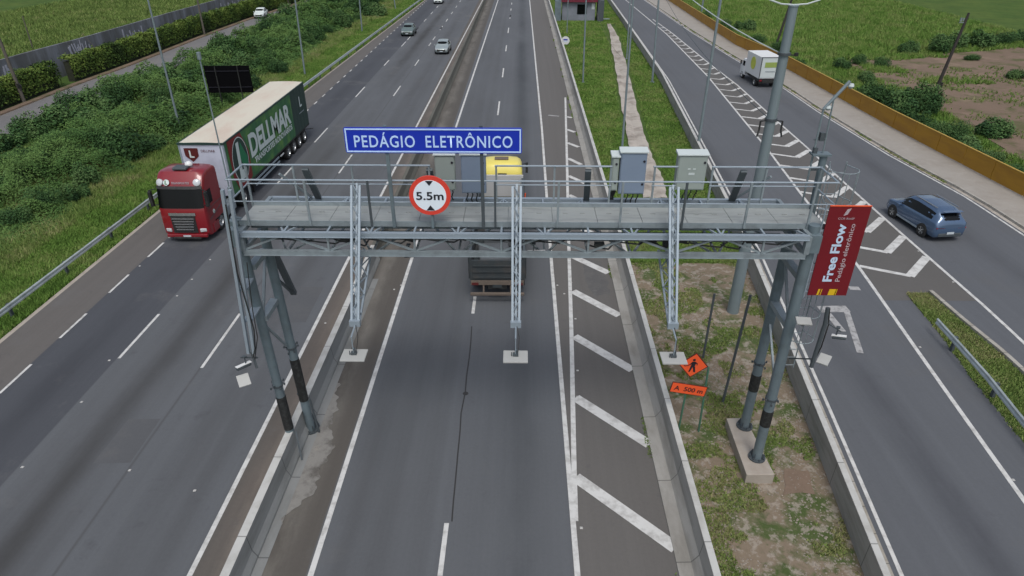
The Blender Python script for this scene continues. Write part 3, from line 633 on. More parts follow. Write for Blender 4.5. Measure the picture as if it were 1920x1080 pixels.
# walkway
DX0, DX1, DY0, DY1, DZ = -7.45, 7.95, 15.84, 16.92, 8.5
mb = MB(); nP = 13; pw_ = (DX1 - DX0) / nP
for i in range(nP):
    mb.box((DX0 + (i + .5) * pw_, (DY0 + DY1) / 2, DZ - .02), (pw_ - .012, DY1 - DY0, .04))
    for q in (.3, .7): mb.box((DX0 + (i + q) * pw_, (DY0 + DY1) / 2 + .1, DZ + .012), (.14, .03, .02))
gp(mb, 'walkway_deck', M['deck'])
gp(MB().bar((DX0, DY0 - .012, DZ - .045), (DX1, DY0 - .012, DZ - .045), .02, .15).bar((DX0, DY1 + .012, DZ + .03), (DX1, DY1 + .012, DZ + .03), .02, .2), 'toe_board', M['galv'])
mb = MB()
for i in range(nP + 1): mb.bar((DX0 + i * pw_, DY0, DZ - .065), (DX0 + i * pw_, DY1, DZ - .065), .08, .05); mb.bar((DX0 + i * pw_, 16.35, DZ - .15), (DX0 + i * pw_, 16.35, 8.24), .07, .07)
gp(mb, 'deck_bearer', M['galv'])
RZ = 9.67
rl = MB().tube((-7.55, 15.8, RZ), (8.02, 15.8, RZ), .024, n=8).tube((-7.5, 15.8, 9.08), (8.0, 15.8, 9.08), .016, n=8)
gp(rl, 'front_handrail', M['galv_light'])
rr_ = MB()
for a, b_ in ((-7.55, -2.46), (-.72, 2.45), (3.55, 4.2), (5.12, 8.05)):
    rr_.tube((a, 16.95, RZ), (b_, 16.95, RZ), .026, n=8).tube((a, 16.95, 9.13), (b_, 16.95, 9.13), .018, n=8)
gp(rr_, 'rear_handrail', M['galv_light'])
for x in (-7.55, 8.02):
    for z, r_ in ((RZ, .026), (9.1, .02)): gp(MB().tube((x, 15.8, z), (x, 16.95, z), r_), 'end_handrail', M['galv_light'])
for i, x in enumerate((-7.18, -5.55, -3.93, -2.30, -.67, .96, 2.59, 4.21, 5.84, 7.49)):
    gp(MB().bar((x, 15.8, DZ - .1), (x, 15.8, RZ), .055, .055), 'rail_post', M['galv_dark'] if i in (2, 4, 7) else M['galv'])
for i, x in enumerate((-7.5, -6.2, -4.6, -2.5, -.68, .9, 2.42, 3.6, 5.15, 6.6, 8.05)):
    gp(MB().bar((x, 16.97, DZ - .1), (x, 16.97, RZ), .05, .05), 'rail_post', M['galv'])
for x in (-5.88, -2.49, 1.81, 6.0):
    gp(MB().bar((x, 16.98, 9.55), (x - (.02 if x < 0 else -.08), 17.8, 8.38), .17, .09), 'raking_brace', mat('dull grey brace', (.095, .115, .125), .6, .2, .15, 3))
for x in (-6.6, 6.75): gp(MB().bar((x, 16.98, 9.4), (x + (.5 if x < 0 else -.6), 17.8, 8.4), .06, .06), 'raking_rod', M['galv'])
for X_ in (XL, XR):
    gp(MB().bar((X_, YA_, ZT - .03), (X_, YB_, ZT - .03), .11).bar((X_, YA_, ZB_), (X_, YB_, ZB_), .11).bar((X_, YA_, ZT - .03), (X_, YA_, ZB_), .13).bar((X_, YB_, ZT), (X_, YB_, ZB_), .11), 'end_frame', M['galv'])
for c_, d_ in (((7.64, 15.62, 8.1), (.3, .34, .5)), ((-7.55, 15.75, 8.1), (.34, .34, .5)), ((7.66, 17.5, 8.05), (.3, .6, .3)), ((-7.44, 17.5, 8.05), (.3, .6, .3))):
    gp(MB().box(c_, d_), 'bracket', M['column'])
# hanging lattice sensor arms over the lane lines
def sensor_arm(label):
    o = empty('sensor_arm', (0, 0, 0), 0, label, 'sensor arm', 'lattice sensor arms hung from the gantry front')
    A = Vector((0, 15.68, 9.58)); B = Vector((0, 14.0, 6.56)); C_ = Vector((0, 16.1, 7.6)); B2 = Vector((0, 14.05, 6.45))
    for s_ in (-1, 1):
        MB().bar(A + Vector((s_ * .105, 0, 0)), B + Vector((s_ * .085, 0, 0)), .06, .055, up=(1, 0, 0)).build('front_chord', M['galv_light'], o)
    m2 = MB()
    for k in range(13):
        a = A.lerp(B, k / 13); b_ = A.lerp(B, (k + 1) / 13); s_ = 1 if k % 2 else -1
        m2.bar(a + Vector((s_ * .08, .02, 0)), b_ + Vector((-s_ * .08, .02, 0)), .025, .025)
    for k in range(8):
        a = C_.lerp(B2, k / 8); b_ = C_.lerp(B2, (k + 1) / 8); s_ = 1 if k % 2 else -1
        m2.bar(a + Vector((s_ * .1, 0, 0)), b_ + Vector((-s_ * .1, 0, 0)), .025, .025)
        c1 = A.lerp(B, .45 + .55 * k / 8); s2 = 1 if k % 2 else -1
        m2.bar(a + Vector((s2 * .1, 0, 0)), c1 + Vector((s2 * .09, 0, 0)), .022, .022)
    for s_ in (-1, 1): m2.bar(C_ + Vector((s_ * .11, 0, 0)), B2 + Vector((s_ * .08, 0, 0)), .05, .05)
    MB().bar(A + Vector((0, .16, 0)), B + Vector((0, .12, 0)), .06, .05, up=(1, 0, 0)).build('rear_chord', M['galv_light'], o)
    m2.build('lattice', M['galv_light'], o)
    MB().box(B + Vector((0, -.02, -.03)), (.27, .12, .16)).build('end_plate', M['galv_light'], o)
    MB().tube(B + Vector((0, 0, -.08)), B + Vector((0, -.52, -.14)), .022, n=8).tube(B + Vector((0, -.5, -.14)), B + Vector((0, -.5, -.62)), .014, n=6).build('drop_rod', M['galv_light'], o)
    pc = B + Vector((0, -.5, -.70))
    pl = MB().box(pc, (.62, .5, .045)).build('antenna_plate', M['plate'], o, bevel=.01)
    MB().tube(pc + Vector((0.02, 0.02, .02)), pc + Vector((.02, .02, .2)), .04, n=8).box(pc + Vector((0, .02, .06)), (.14, .1, .07)).tube(pc + Vector((-.1, 0, .02)), pc + Vector((-.1, 0, .14)), .012, n=6).build('antenna_bracket', M['galv_dark'], pl)
    MB().path([B + Vector((.03, -.1, -.05)), B + Vector((.09, -.25, -.3)), pc + Vector((.06, .05, .1))], .01, 5).build('cable', M['black'], o)
    return o
a0 = sensor_arm('left lattice sensor arm hanging above the median barrier'); 
a1 = copy_tree(a0); a1['label'] = 'middle lattice sensor arm hanging above the lane behind the tipper truck'
a2 = copy_tree(a0); a2['label'] = 'right lattice sensor arm whose plate hangs by the orange work sign'
a0.location = (-4.2, 0, 0); a1.location = (-.11, 0, 0); a2.location = (3.86, 0, 0)

# cameras: white tubes with a sunshade
def camera_unit(loc, rz, tilt, label, L_=.36, r_=.052, group='tube cameras on the gantry'):
    o = empty('traffic_camera', loc, rz, label, 'camera', group)
    Rm = Matrix.Rotation(tilt, 3, 'X')
    def P(x, y, z): return Rm @ Vector((x, y, z))
    MB().lathe(P(0, L_ / 2, 0), P(0, -1, 0), [(0, 0), (r_ * .9, 0), (r_, .02), (r_, L_ - .03), (r_ * .92, L_), (r_ * .6, L_), (0, L_ - .02)], 14).build('housing', M['galv_dark'], o)
    MB().box(P(0, 0, r_ + .012), (r_ * 2.1, L_ * 1.08, .014), M=Rm).build('sunshade', M['white'], o)
    MB().tube((0, .08, .03), (0, .08, .3), .018, n=6).box((0, .08, .3), (.1, .1, .03)).build('mount', M['galv_dark'], o)
    return o
q = GY(773, 478, 15.6); camera_unit((q.x, 15.6, q.z), R(85), R(-6), 'small white tube camera under the gantry beam left of the middle arm', .46, .065)
q = GY(1006, 476, 15.6); camera_unit((q.x, 15.6, q.z), R(86), R(-4), 'small white tube camera under the gantry beam right of the middle arm', .44, .065)

# camera drop frame at the left end
o = empty('camera_hanger', (-7.5, 15.1, 4.6), 0, 'tall hanging steel frame with cables at the left end of the gantry', 'camera frame')
def off(o, mb, name, m, **k):
    b = mb.build(name, m, o, **k); b.matrix_parent_inverse = Matrix.Translation(-Vector(o.location)); return b
T1 = Vector((-7.28, 15.15, 9.65)); T2 = Vector((-7.60, 15.1, 4.75)); 
off(o, MB().bar(T1 + Vector((-.1, 0, 0)), T2 + Vector((-.09, 0, 0)), .075, .09), 'upright', M['galv_light'])
off(o, MB().bar(T1 + Vector((.09, 0, 0)), T2 + Vector((.07, 0, 0)), .075, .09), 'upright', M['galv_light'])
off(o, MB().bar(T1 + Vector((0, .18, 0)), T2 + Vector((0, .12, 0)), .07, .08), 'upright', M['galv'])
for p_, q_, w_ in (((-7.5, 15.2, 6.75), (-7.55, 15.85, 6.75), .26), ((-7.56, 15.2, 5.75), (-7.58, 15.95, 5.75), .26), ((-7.3, 15.2, 8.9), (-7.4, 15.8, 8.6), .1)):
    off(o, MB().bar(p_, q_, w_, .05), 'strut', M['galv_light'])
off(o, MB().path([(-7.33, 15.05, 9.3), (-7.42, 15.0, 7.4), (-7.36, 15.0, 6.3), (-7.34, 15.02, 5.6), (-7.42, 15.0, 5.0), (-7.52, 14.95, 4.7)], .02, 6).path([(-7.2, 15.2, 7.6), (-7.3, 15.12, 6.2), (-7.33, 15.1, 5.3), (-7.5, 15.0, 4.62)], .014, 6), 'cable', M['black'])
off(o, MB().bar((-7.6, 15.1, 4.78), (-7.5, 15.0, 4.3), .06).bar((-7.95, 15.1, 4.6), (-7.45, 15.1, 4.6), .035), 'mounting_bar', M['galv_dark'])
q = GY(457, 687, 14.95); camera_unit((q.x, 14.95, q.z), R(-38), R(-4), 'small white tube camera at the foot of the left hanging frame', .42, .055)
def flat_panel(px, py, Y, rz, tilt, sx, sy, label, m='plate'):
    q = GY(px, py, Y); o = empty('flat_antenna', q, rz, label, 'antenna', 'flat panel antennas beside the gantry')
    Rm = Matrix.Rotation(tilt, 3, 'X')
    MB().box((0, 0, 0), (sx, sy, .05), M=Rm).build('panel', M[m], o, bevel=.01)
    MB().bar((0, 0, -.03), (0.02, .1, -.2), .05).bar((.02, .1, -.18), (.05, .28, -.02), .03).build('mount', M['galv_dark'], o)
    return o
flat_panel(457, 713, 14.8, R(32), R(38), .33, .36, 'flat pale antenna below the tube camera of the left frame')
flat_panel(1545, 674, 14.6, R(-38), R(20), .3, .36, 'flat pale antenna at the foot of the right drop pole')
flat_panel(1507, 602, 15.2, R(-8), R(10), .4, .3, 'flat pale antenna beside the right front leg')
# right drop pole
o = empty('camera_pole', (8.1, 14.6, 4.6), 0, 'dark drop pole carrying a camera beside the banner', 'camera pole')
q1 = GY(1552, 577, 14.6); q2 = GY(1546, 610, 14.6); q3 = GY(1521, 688, 14.6)
off(o, MB().tube(q1, q2, .05, n=10).tube(q2, q3, .055, n=10), 'pole', M['galv_dark'])
off(o, MB().bar(GY(1480, 672, 15.6), GY(1524, 673, 14.65), .035), 'stand_off', M['galv_dark'])
off(o, MB().path([q1 + Vector((.05, 0, 0)), q2 + Vector((.1, 0, 0)), q2.lerp(q3, .5) + Vector((.08, -.03, 0)), q3 + Vector((.03, 0, .2))], .018, 6), 'cable', M['black'])
off(o, MB().bar(GY(1547, 603, 14.6), GY(1577, 622, 14.6), .03), 'camera_arm', M['galv_dark'])
q = GY(1573, 633, 14.6); camera_unit((q.x, 14.6, q.z), R(62), R(-10), 'small white tube camera beside the right drop pole', .33, .05)
# rear camera boom at the left end
o = empty('rear_camera_boom', (-7.5, 19, 7), 0, 'dark boom hanging behind the left end of the gantry', 'camera boom')
b1 = GY(512, 470, 18.9); b2 = GY(551, 550, 20.2)
off(o, MB().bar(b1, b2, .2, .14), 'boom', M['galv_dark'])
e1 = GY(519, 522, 19.6); e2 = GY(545, 546, 20.0)
off(o, MB().tube(e1, e2, .055, n=8).tube(e1, e1 + Vector((0, 0, .2)), .035, n=6), 'camera_bracket', M['galv_dark'])
# thin masts / lightning rod
o = empty('lightning_rod', (-7.5, 15.8, 9.6), 0, 'thin rod rising from the left corner of the gantry rail', 'rod')
off(o, MB().tube((-7.5, 15.8, 8.4), (-7.51, 15.8, 12.7), .018, n=6).tube((-7.51, 15.8, 12.62), (-7.51, 15.8, 12.78), .05, n=8), 'rod', M['polegrey'])

# mast with the angled lamp arm above the right legs
o = empty('weather_mast', (7.9, 17.2, 8.2), 0, 'grey bracket mast with an angled arm above the right gantry legs', 'mast')
a = GY(1545, 290, 17.2)
off(o, MB().tube((8.2, 17.2, 7.5), (a.x, 17.2, a.z), .1, n=12).box((a.x - .1, 17.2, a.z + .02), (.5, .3, .05)), 'mast', M['column'])
p1 = GY(1522, 305, 17.2); p2 = GY(1544, 205, 17.2); p3 = GY(1594, 152, 17.2)
off(o, MB().tube(p1 + Vector((0, 0, -1.2)), p2, .028, n=8).tube(p2, p3, .045, n=8).tube(GY(1541, 295, 17.2), GY(1565, 178, 17.2), .022, n=8), 'angled_arm', M['polegrey'])
for c_, d_ in (((1541, 256), (.12, .12, .22)), ((1528, 283), (.1, .1, .2))): off(o, MB().box(GY(*c_, 17.2), d_), 'clamp', M['galv_dark'])
for a_, b_, w_ in (((1526, 262), (1548, 262), .03), ((1520, 318), (1542, 318), .05)): off(o, MB().bar(GY(*a_, 17.2), GY(*b_, 17.2), w_), 'clamp_bar', M['galv_dark'])
for s_ in ((1553, 201), (1596, 160)):
    off(o, MB().lathe(GY(s_[0], s_[1], 17.2), (0, 0, -1), [(0, -.05), (.06, -.04), (.08, .02), (.05, .07), (0, .09)], 12), 'dome', M['cabtop'])
# caged ladder behind the banner
o = empty('caged_ladder', (8.4, 16.9, 3.5), 0, 'thin caged access ladder at the right end of the gantry', 'ladder')
mb = MB()
for s_ in (-.22, .22): mb.tube((8.35 + s_, 16.75, 3.2), (8.35 + s_, 16.75, 9.9), .02, n=6)
for k in range(22): mb.tube((8.13, 16.75, 3.3 + k * .3), (8.57, 16.75, 3.3 + k * .3), .012, n=5)
off(o, mb, 'ladder', M['galv'])
mb = MB()
for k in range(7):
    z = 4.6 + k * .87; pts = [(8.35 + .38 * math.cos(t), 16.4 - .38 * math.sin(t) * 1.0, z) for t in [math.pi * j / 8 - .25 for j in range(10)]]
    pts = [(8.57, 16.75, z)] + pts[1:9] + [(8.13, 16.75, z)]; mb.path(pts, .014, 5)
for t in (.35, .9, 1.57, 2.2, 2.8): mb.tube((8.35 + .38 * math.cos(t), 16.4 - .38 * math.sin(t), 4.6), (8.35 + .38 * math.cos(t), 16.4 - .38 * math.sin(t), 9.82), .011, n=5)
off(o, mb, 'cage', M['galv'])

# equipment cabinets on the rear rail
def cabinet(x0, x1, z0, z1, y, dep, m, label, vents=False):
    o = empty('equipment_cabinet', ((x0 + x1) / 2, y, z0), 0, label, 'cabinet', 'cabinets on the gantry rear rail')
    w_ = x1 - x0; h = z1 - z0
    MB().box((0, 0, h / 2), (w_, dep, h)).build('cabinet_body', M[m], o, bevel=.012)
    MB().box((0, -dep / 2 - .012, h / 2), (w_ - .05, .02, h - .07)).build('door', M[m], o, bevel=.006)
    MB().add([(-w_ / 2 - .03, -dep / 2 - .05, h), (w_ / 2 + .03, -dep / 2 - .05, h), (w_ / 2 + .03, dep / 2 + .03, h), (-w_ / 2 - .03, dep / 2 + .03, h),
              (-w_ / 2 - .03, -dep / 2 - .05, h + .03), (w_ / 2 + .03, -dep / 2 - .05, h + .03), (w_ / 2 + .03, dep / 2 + .03, h + .08), (-w_ / 2 - .03, dep / 2 + .03, h + .08)],
             [(0, 3, 2, 1), (4, 5, 6, 7), (0, 1, 5, 4), (1, 2, 6, 5), (2, 3, 7, 6), (3, 0, 4, 7)]).build('roof', M['cabtop'], o)
    for z in (h * .8, h * .25): MB().lathe((w_ / 2 - .07, -dep / 2 - .02, z), (0, -1, 0), [(0, .02), (.03, .02), (.035, 0)], 10).build('lock', M['signblack'], o)
    if vents:
        MB().box((-.08, -dep / 2 - .025, h * .62), (.07, .01, .03)).box((.06, -dep / 2 - .025, h * .62), (.07, .01, .03)).box((0, -dep / 2 - .025, h * .48), (.16, .008, .06)).build('gauge', M['cabtop'], o)
    m3 = MB()
    for k in range(4): x = -w_ * .3 + k * w_ * .2; m3.path([(x, 0, 0), (x + .02, .02, -.1), (x - .03, .05, -.25), (x, .2, -.4)], .018, 5)
    m3.build('cable', M['black'], o)
    return o
cabinet(-2.34, -1.80, 8.95, 9.95, 17.08, .2, 'cabgreen', 'grey green cabinet just behind the round height sign')
cabinet(-1.63, -.96, 8.88, 9.97, 17.08, .24, 'cabdark', 'blue grey cabinet with a pale roof left of the yellow truck')
cabinet(2.66, 3.36, 8.88, 10.05, 17.08, .24, 'cabdark', 'tall blue grey cabinet over the pale verge barrier')
cabinet(2.44, 2.62, 8.98, 9.93, 17.1, .3, 'cabgreen', 'narrow pale cabinet against the tall blue grey cabinet')
cabinet(4.2, 4.98, 9.0, 9.98, 17.1, .26, 'cabgreen', 'grey green cabinet with small gauges at the right', True)

# ================================================================== SIGNS
SY = 15.6
def rounded(w_, h, r_, n=5):
    pts = []
    for cx_, cz, a0_ in ((w_ / 2 - r_, h / 2 - r_, 0), (-w_ / 2 + r_, h / 2 - r_, 90), (-w_ / 2 + r_, -h / 2 + r_, 180), (w_ / 2 - r_, -h / 2 + r_, 270)):
        for k in range(n + 1): a = R(a0_ + 90 * k / n); pts.append((cx_ + r_ * math.cos(a), cz + r_ * math.sin(a)))
    return pts[::-1]
def board(mb, w_, h, r_, y, t, mi=0, cx_=0, cz=0):
    pts = [(cx_ + a, y, cz + b_) for a, b_ in rounded(w_, h, r_)]
    n = len(pts); vs = pts + [(a, y + t, b_) for a, _, b_ in pts]
    return mb.add(vs, [tuple(range(n)), tuple(range(n, 2 * n))[::-1]] + [(i, n + i, n + (i + 1) % n, (i + 1) % n) for i in range(n)], mi)
A_ = GY(643, 239, SY); B_ = GY(979, 237, SY); D_ = GY(980, 288, SY)
cx_ = (A_.x + B_.x) / 2; W_ = B_.x - A_.x; H_ = A_.z - D_.z + .01; cz = (A_.z + D_.z) / 2
o = empty('guide_sign', (cx_, SY, cz), R(0), 'wide blue sign reading PEDÁGIO ELETRÔNICO above the walkway', 'road sign')
board(MB(), W_, H_, .05, 0, .03).build('sign_board', M['signblue'], o)
bd = MB(); ow_, oh_ = W_ - .05, H_ - .05; t_ = .035
for s_ in (-1, 1): bd.box((0, -.006, s_ * (oh_ / 2 - t_ / 2)), (ow_ - .002, .008, t_)); bd.box((s_ * (ow_ / 2 - t_ / 2), -.006, 0), (t_, .008, oh_ - 2 * t_ - .002))
bd.build('sign_border', M['signlight'], o)
l0 = GY(664, 265, SY).x - cx_; l1 = GY(778, 265, SY).x - cx_; l2 = GY(798, 265, SY).x - cx_; l3 = GY(961, 265, SY).x - cx_
text('PEDÁGIO', 'lettering', M['signlight'], o, ((l0 + l1) / 2, 0, -.02), (1, 0, 0), (0, 0, 1), .29, l1 - l0, .012, .008, space=1.12)
text('ELETRÔNICO', 'lettering', M['signlight'], o, ((l2 + l3) / 2, 0, -.02), (1, 0, 0), (0, 0, 1), .29, l3 - l2, .012, .008, space=1.12)
for px in (738, 906):
    x = GY(px, 400, 15.72).x
    MB().bar((x - cx_, .1, 8.42 - cz), (x - cx_, .05, H_ / 2 + .04), .085, .06).build('sign_post', M['galv_dark'] if px == 906 else M['column'], o)
# round height sign
c0 = GY(806, 367, SY); rad = .53
o = empty('height_limit_sign', (c0.x, SY, c0.z), 0, 'round red rimmed sign reading 5.5 m on the walkway rail', 'road sign')
MB().lathe((0, .02, 0), (0, -1, 0), [(0, -.02), (rad, -.02), (rad, .02), (0, .02)], 48, smooth=False).build('sign_rim', M['signred'], o)
MB().lathe((0, 0, 0), (0, -1, 0), [(rad * .79, 0), (rad * .79, .006), (0, .006)], 48, smooth=False).build('sign_face', M['signwhite'], o)
mb = MB(); a = .1
mb.add([(-a, -.012, .40), (a, -.012, .40), (0, -.012, .27), (-a * 1.1, -.012, -.40), (a * 1.1, -.012, -.40), (0, -.012, -.26)], [(0, 2, 1), (3, 4, 5)]).build('arrow_marks', M['signblack'], o, fix=False)
text('5.5m', 'lettering', M['signblack'], o, (0, 0, 0), (1, 0, 0), (0, 0, 1), .21, .70, .02, .014)
MB().bar((.02, .06, 8.42 - c0.z), (.02, .06, .3), .06).build('sign_post', M['column'], o)
# vertical banner
b0 = GY(1558, 387, SY); b1 = GY(1634, 388, SY); b2 = GY(1588, 554, SY)
cx_ = (b0.x + b1.x) / 2; W_ = 1.05; H_ = b0.z - b2.z; cz = (b0.z + b2.z) / 2
o = empty('vertical_banner', (cx_, SY, cz), 0, 'dark red upright banner reading Free Flow Pedágio eletrônico', 'banner')
MB().box((0, .015, 0), (W_, .03, H_)).build('banner_panel', M['banner'], o)
MB().box((0, .01, H_ / 2 + .012), (W_, .04, .022)).build('banner_edge', M['orange'], o)
for w_, c_, l_ in (('Free', -.50, .745), ('Flow', .405, .85)): text(w_, 'lettering', M['bannerblue'], o, (-.11, 0, c_), (0, 0, 1), (-1, 0, 0), .235, l_, .03, .008)
for w_, c_, l_ in (('Pedágio', -.52, .70), ('eletrônico', .36, .94)): text(w_, 'lettering', M['bannerpink'], o, (.17, 0, c_), (0, 0, 1), (-1, 0, 0), .125, l_, .004, .008)
lg = MB()
for k in range(5): lg.bar((-.13 + .012 * k, -.006, H_ / 2 - .24 + .035 * k), (-.03 + .012 * k, -.006, H_ / 2 - .2 + .035 * k), .006, .022)
lg.build('logo', M['bannerpink'], o)
text('CCR RioSP', 'lettering', M['bannerpink'], o, (-.04, 0, H_ / 2 - .33), (1, 0, 0), (0, 0, 1), .055, .42, 0, .008)
st = MB()
for x0_, w2 in ((-.29, .055), (-.2, .02), (.01, .2), (.19, .04)): st.add([(x0_, -.006, -H_ / 2 + .01), (x0_ + w2, -.006, -H_ / 2 + .01), (x0_ + w2 + .02, -.006, -H_ / 2 + .2), (x0_ + .02, -.006, -H_ / 2 + .2)], [(0, 1, 2, 3)])
st.build('stripe', M['yellow'], o, fix=False)
MB().tube((-W_ / 2 - .07, .05, -H_ / 2 - .1), (-W_ / 2 - .07, .05, H_ / 2), .02).build('banner_post', M['galv_light'], o)
m3 = MB()
for k in range(5): z = -H_ / 2 + .1 + k * (H_ - .2) / 4; m3.bar((-W_ / 2 - .25, .1, z), (-W_ / 2 + .02, .04, z), .03)
m3.build('bracket', M['galv_light'], o)

# orange work sign
o = empty('roadworks_sign', (5.9, 17.3, 0), R(0), 'orange worker sign over a plate reading A 500 m on the verge', 'road sign')
tl = R(-6)
def wp(x, z, y=0, c=(0, 0)): return (c[0] + x * math.cos(tl) - z * math.sin(tl), y, c[1] + x * math.sin(tl) + z * math.cos(tl))
dc = GY(1300, 685, 17.3); dcx, dcz = dc.x - 5.9, dc.z; hd = .47
def diamond(h_, y, t=0): return [wp(0, h_, y, (dcx, dcz)), wp(-h_, 0, y, (dcx, dcz)), wp(0, -h_, y, (dcx, dcz)), wp(h_, 0, y, (dcx, dcz))]
MB().plate(diamond(hd + .02, 0), .02).build('diamond_edge', M['maroon'], o)
MB().plate(diamond(hd - .02, -.008), .005).build('diamond_face', M['orange'], o)
wk = MB(); y_ = -.014
def poly(pts): wk.add([wp(a, b_, y_, (dcx, dcz)) for a, b_ in pts], [tuple(range(len(pts)))])
poly([(.05 * math.cos(t) - .02, .05 * math.sin(t) + .22) for t in [k * math.pi / 6 for k in range(12)]][::1])
poly([(-.07, .15), (-.08, -.03), (.05, -.03), (.07, .13), (.03, .16)][::1])
poly([(-.08, -.03), (-.11, -.26), (-.06, -.26), (-.01, -.06), (.05, -.03)])
poly([(.05, -.03), (-.01, -.06), (.06, -.26), (.12, -.26), (.07, -.05)])
poly([(.05, .14), (.12, .1), (.13, .02), (.1, .02), (.09, .07), (.06, .09)])
poly([(-.07, .13), (-.13, .04), (-.18, .0), (-.16, -.02), (-.1, .02), (-.06, .07)])
poly([(-.16, .0), (-.27, -.03), (-.3, -.01), (-.31, -.04), (-.26, -.06), (-.16, -.025)])
wk.build('worker_symbol', M['signblack'], o, fix=False)
pc = GY(1291, 730, 17.3); pcx, pcz = pc.x - 5.9, pc.z; pw2, ph2 = .60, .205
tl2 = R(-10)
def wq(x, z, y=0): return (pcx + x * math.cos(tl2) - z * math.sin(tl2), y, pcz + x * math.sin(tl2) + z * math.cos(tl2))
MB().plate([wq(-pw2, -ph2), wq(pw2, -ph2), wq(pw2, ph2), wq(-pw2, ph2)], .02).build('plate_edge', M['maroon'], o)
MB().plate([wq(-pw2 + .02, -ph2 + .02, -.008), wq(pw2 - .02, -ph2 + .02, -.008), wq(pw2 - .02, ph2 - .02, -.008), wq(-pw2 + .02, ph2 - .02, -.008)], .005).build('plate_face', M['orange'], o)
text('A  500 m', 'lettering', M['signblack'], o, (pcx, -.012, pcz), (math.cos(tl2), 0, math.sin(tl2)), (-math.sin(tl2), 0, math.cos(tl2)), .17, .98, .02, .003)
for x in (.42, -.28): MB().bar((dcx * .4 + x, .06, -.05), (dcx * .4 + x * .85, .05, dcz - .1 if x > 0 else pcz + .15), .05, .06).build('sign_post', M['greenpost'], o)

# foundation block, lone posts
o = MB().prism([(G(*q, .36).x, G(*q, .36).y) for q in ((1362, 784), (1400, 890), (1453, 890), (1397, 783))][::1], -.05, .36).build('foundation_block', M['padconc'], bevel=.02)
tag(o, 'pale concrete foundation block under the two right gantry legs', 'concrete block')
for (bx, by), (tx, ty), lab in (((1318, 671), (1340, 551), 'bare dark post on the stony verge nearer the barrier'), ((1355, 753), (1415, 553), 'bare dark post on the stony verge nearer the ramp wall')):
    p = G(bx, by); t = GY(tx, ty, p.y); o = MB().bar((p.x, p.y, -.1), (p.x + (t.x - p.x) * .6, p.y, t.z), .075, .06).build('sign_post', M['galv_dark'])
    tag(o, lab, 'post')

# ================================================================== POLES AND WIRES
def taper(mb, p, q, r1, r2, n=10): return mb.tube(p, q, r1, r2, n)
def lamp_post(bx, by, tx, ty, h, label, r1=.11, r2=.06, m='polegrey', group='tall lamp posts beside the roads'):
    p = G(bx, by); t = GY(tx, ty, p.y); k = (h) / max(t.z, 1)
    o = empty('lamp_post', (p.x, p.y, 0), 0, label, 'lamp post', group)
    top = Vector(((t.x - p.x) * k * .5, 0, h))
    MB().tube((0, 0, -.1), top, r1, r2, 12).build('shaft', M[m], o)
    MB().lathe((0, 0, 0), (0, 0, 1), [(0, .03), (r1 * 2.4, .03), (r1 * 2.4, 0)], 10).build('base_flange', M[m], o)
    hd_ = MB().tube(top, top + Vector((1.2, 0, .15)), .03, n=6).build('arm', M[m], o)
    MB().box(top + Vector((1.5, 0, .15)), (.65, .25, .1)).build('lamp_head', M['cabtop'], o, bevel=.02)
    return o
lamp_post(340, 252, 279, 0, 13, 'tall pale lamp post on the left bank nearest the lorry', .09, .06)
lamp_post(572, 141, 556, 0, 13, 'tall lamp post behind the guard rail just past the lorry', .1, .06)
lamp_post(679, 60, 675, 0, 12, 'lamp post among the far shrubs of the left bank', .1, .06)
lamp_post(742, 18, 738, 0, 12, 'farthest lamp post beside the left guard rail', .1, .06)
lamp_post(1093, 154, 1097, 0, 13, 'thin lamp post on the grass verge in front of the booth', .09, .07)
lamp_post(1063, 62, 1065, 0, 13, 'thin lamp post in front of the left side of the booth', .07, .05)
lamp_post(1164, 312, 1182, 30, 13, 'thin lamp post standing left of the pale drain', .08, .06)
lamp_post(1223, 154, 1231, 0, 13, 'lamp post at the ramp wall farther than the drain bend', .11, .08)
lamp_post(1307, 286, 1354, 0, 14, 'slim lamp post at the ramp wall behind the right cabinet', .11, .08)
lamp_post(1175, 110, 1179, 0, 13, 'farthest thin lamp post at the ramp wall', .08, .06)
lamp_post(1315, 24, 1319, 0, 12, 'lamp post standing beyond the amber fence', .16, .12)
# big steel mast with crossarms
p = G(1374, 583); t = GY(1488, 12, p.y)
o = empty('steel_mast', (p.x, p.y, 0), 0, 'thick tapered steel mast with cables rising behind the gantry', 'mast')
tp = Vector((t.x - p.x, 0, t.z))
MB().tube((0, 0, -.1), tp, .26, .16, 20).tube(tp, tp + Vector((0, 0, .04)), .18, n=20).build('shaft', M['polegrey'], o)
for z_ in (.68, .87):
    MB().tube(tp * z_, tp * z_ + Vector((0, 0, .09)), .235, n=16).build('clamp_band', M['galv_dark'], o)
for dx_ in (-.42, .42):
    q = tp * .68 + Vector((dx_, -.1, 0)); MB().bar(tp * .68, q, .04).path([q, q + Vector((0, 0, -.35)), q + Vector((.06 * (1 if dx_ > 0 else -1), -.05, -.6))], .035, 6).build('insulator', M['black'], o)
MB().bar(tp * .87, tp * .87 + Vector((.5, 0, 0)), .04).box(tp * .87 + Vector((.45, 0, .02)), (.12, .1, .12)).build('insulator', M['black'], o)
for s_ in (-1, 1): MB().path([tp + Vector((0, 0, .05)), tp + Vector((s_ * .45, 0, .08)), tp + Vector((s_ * .9, 0, .22))], .028, 6).build('crossarm', M['cabtop'], o)
def wire(name, a, b_, sag, r_, m, label, n=14):
    pts = []
    for i in range(n + 1):
        t_ = i / n; q = Vector(a).lerp(Vector(b_), t_); q.z -= sag * 4 * t_ * (1 - t_); pts.append(q)
    o = MB().path(pts, r_, 5).build(name, M[m]); return tag(o, label, 'cable')
mp = Vector((p.x, p.y, 0))
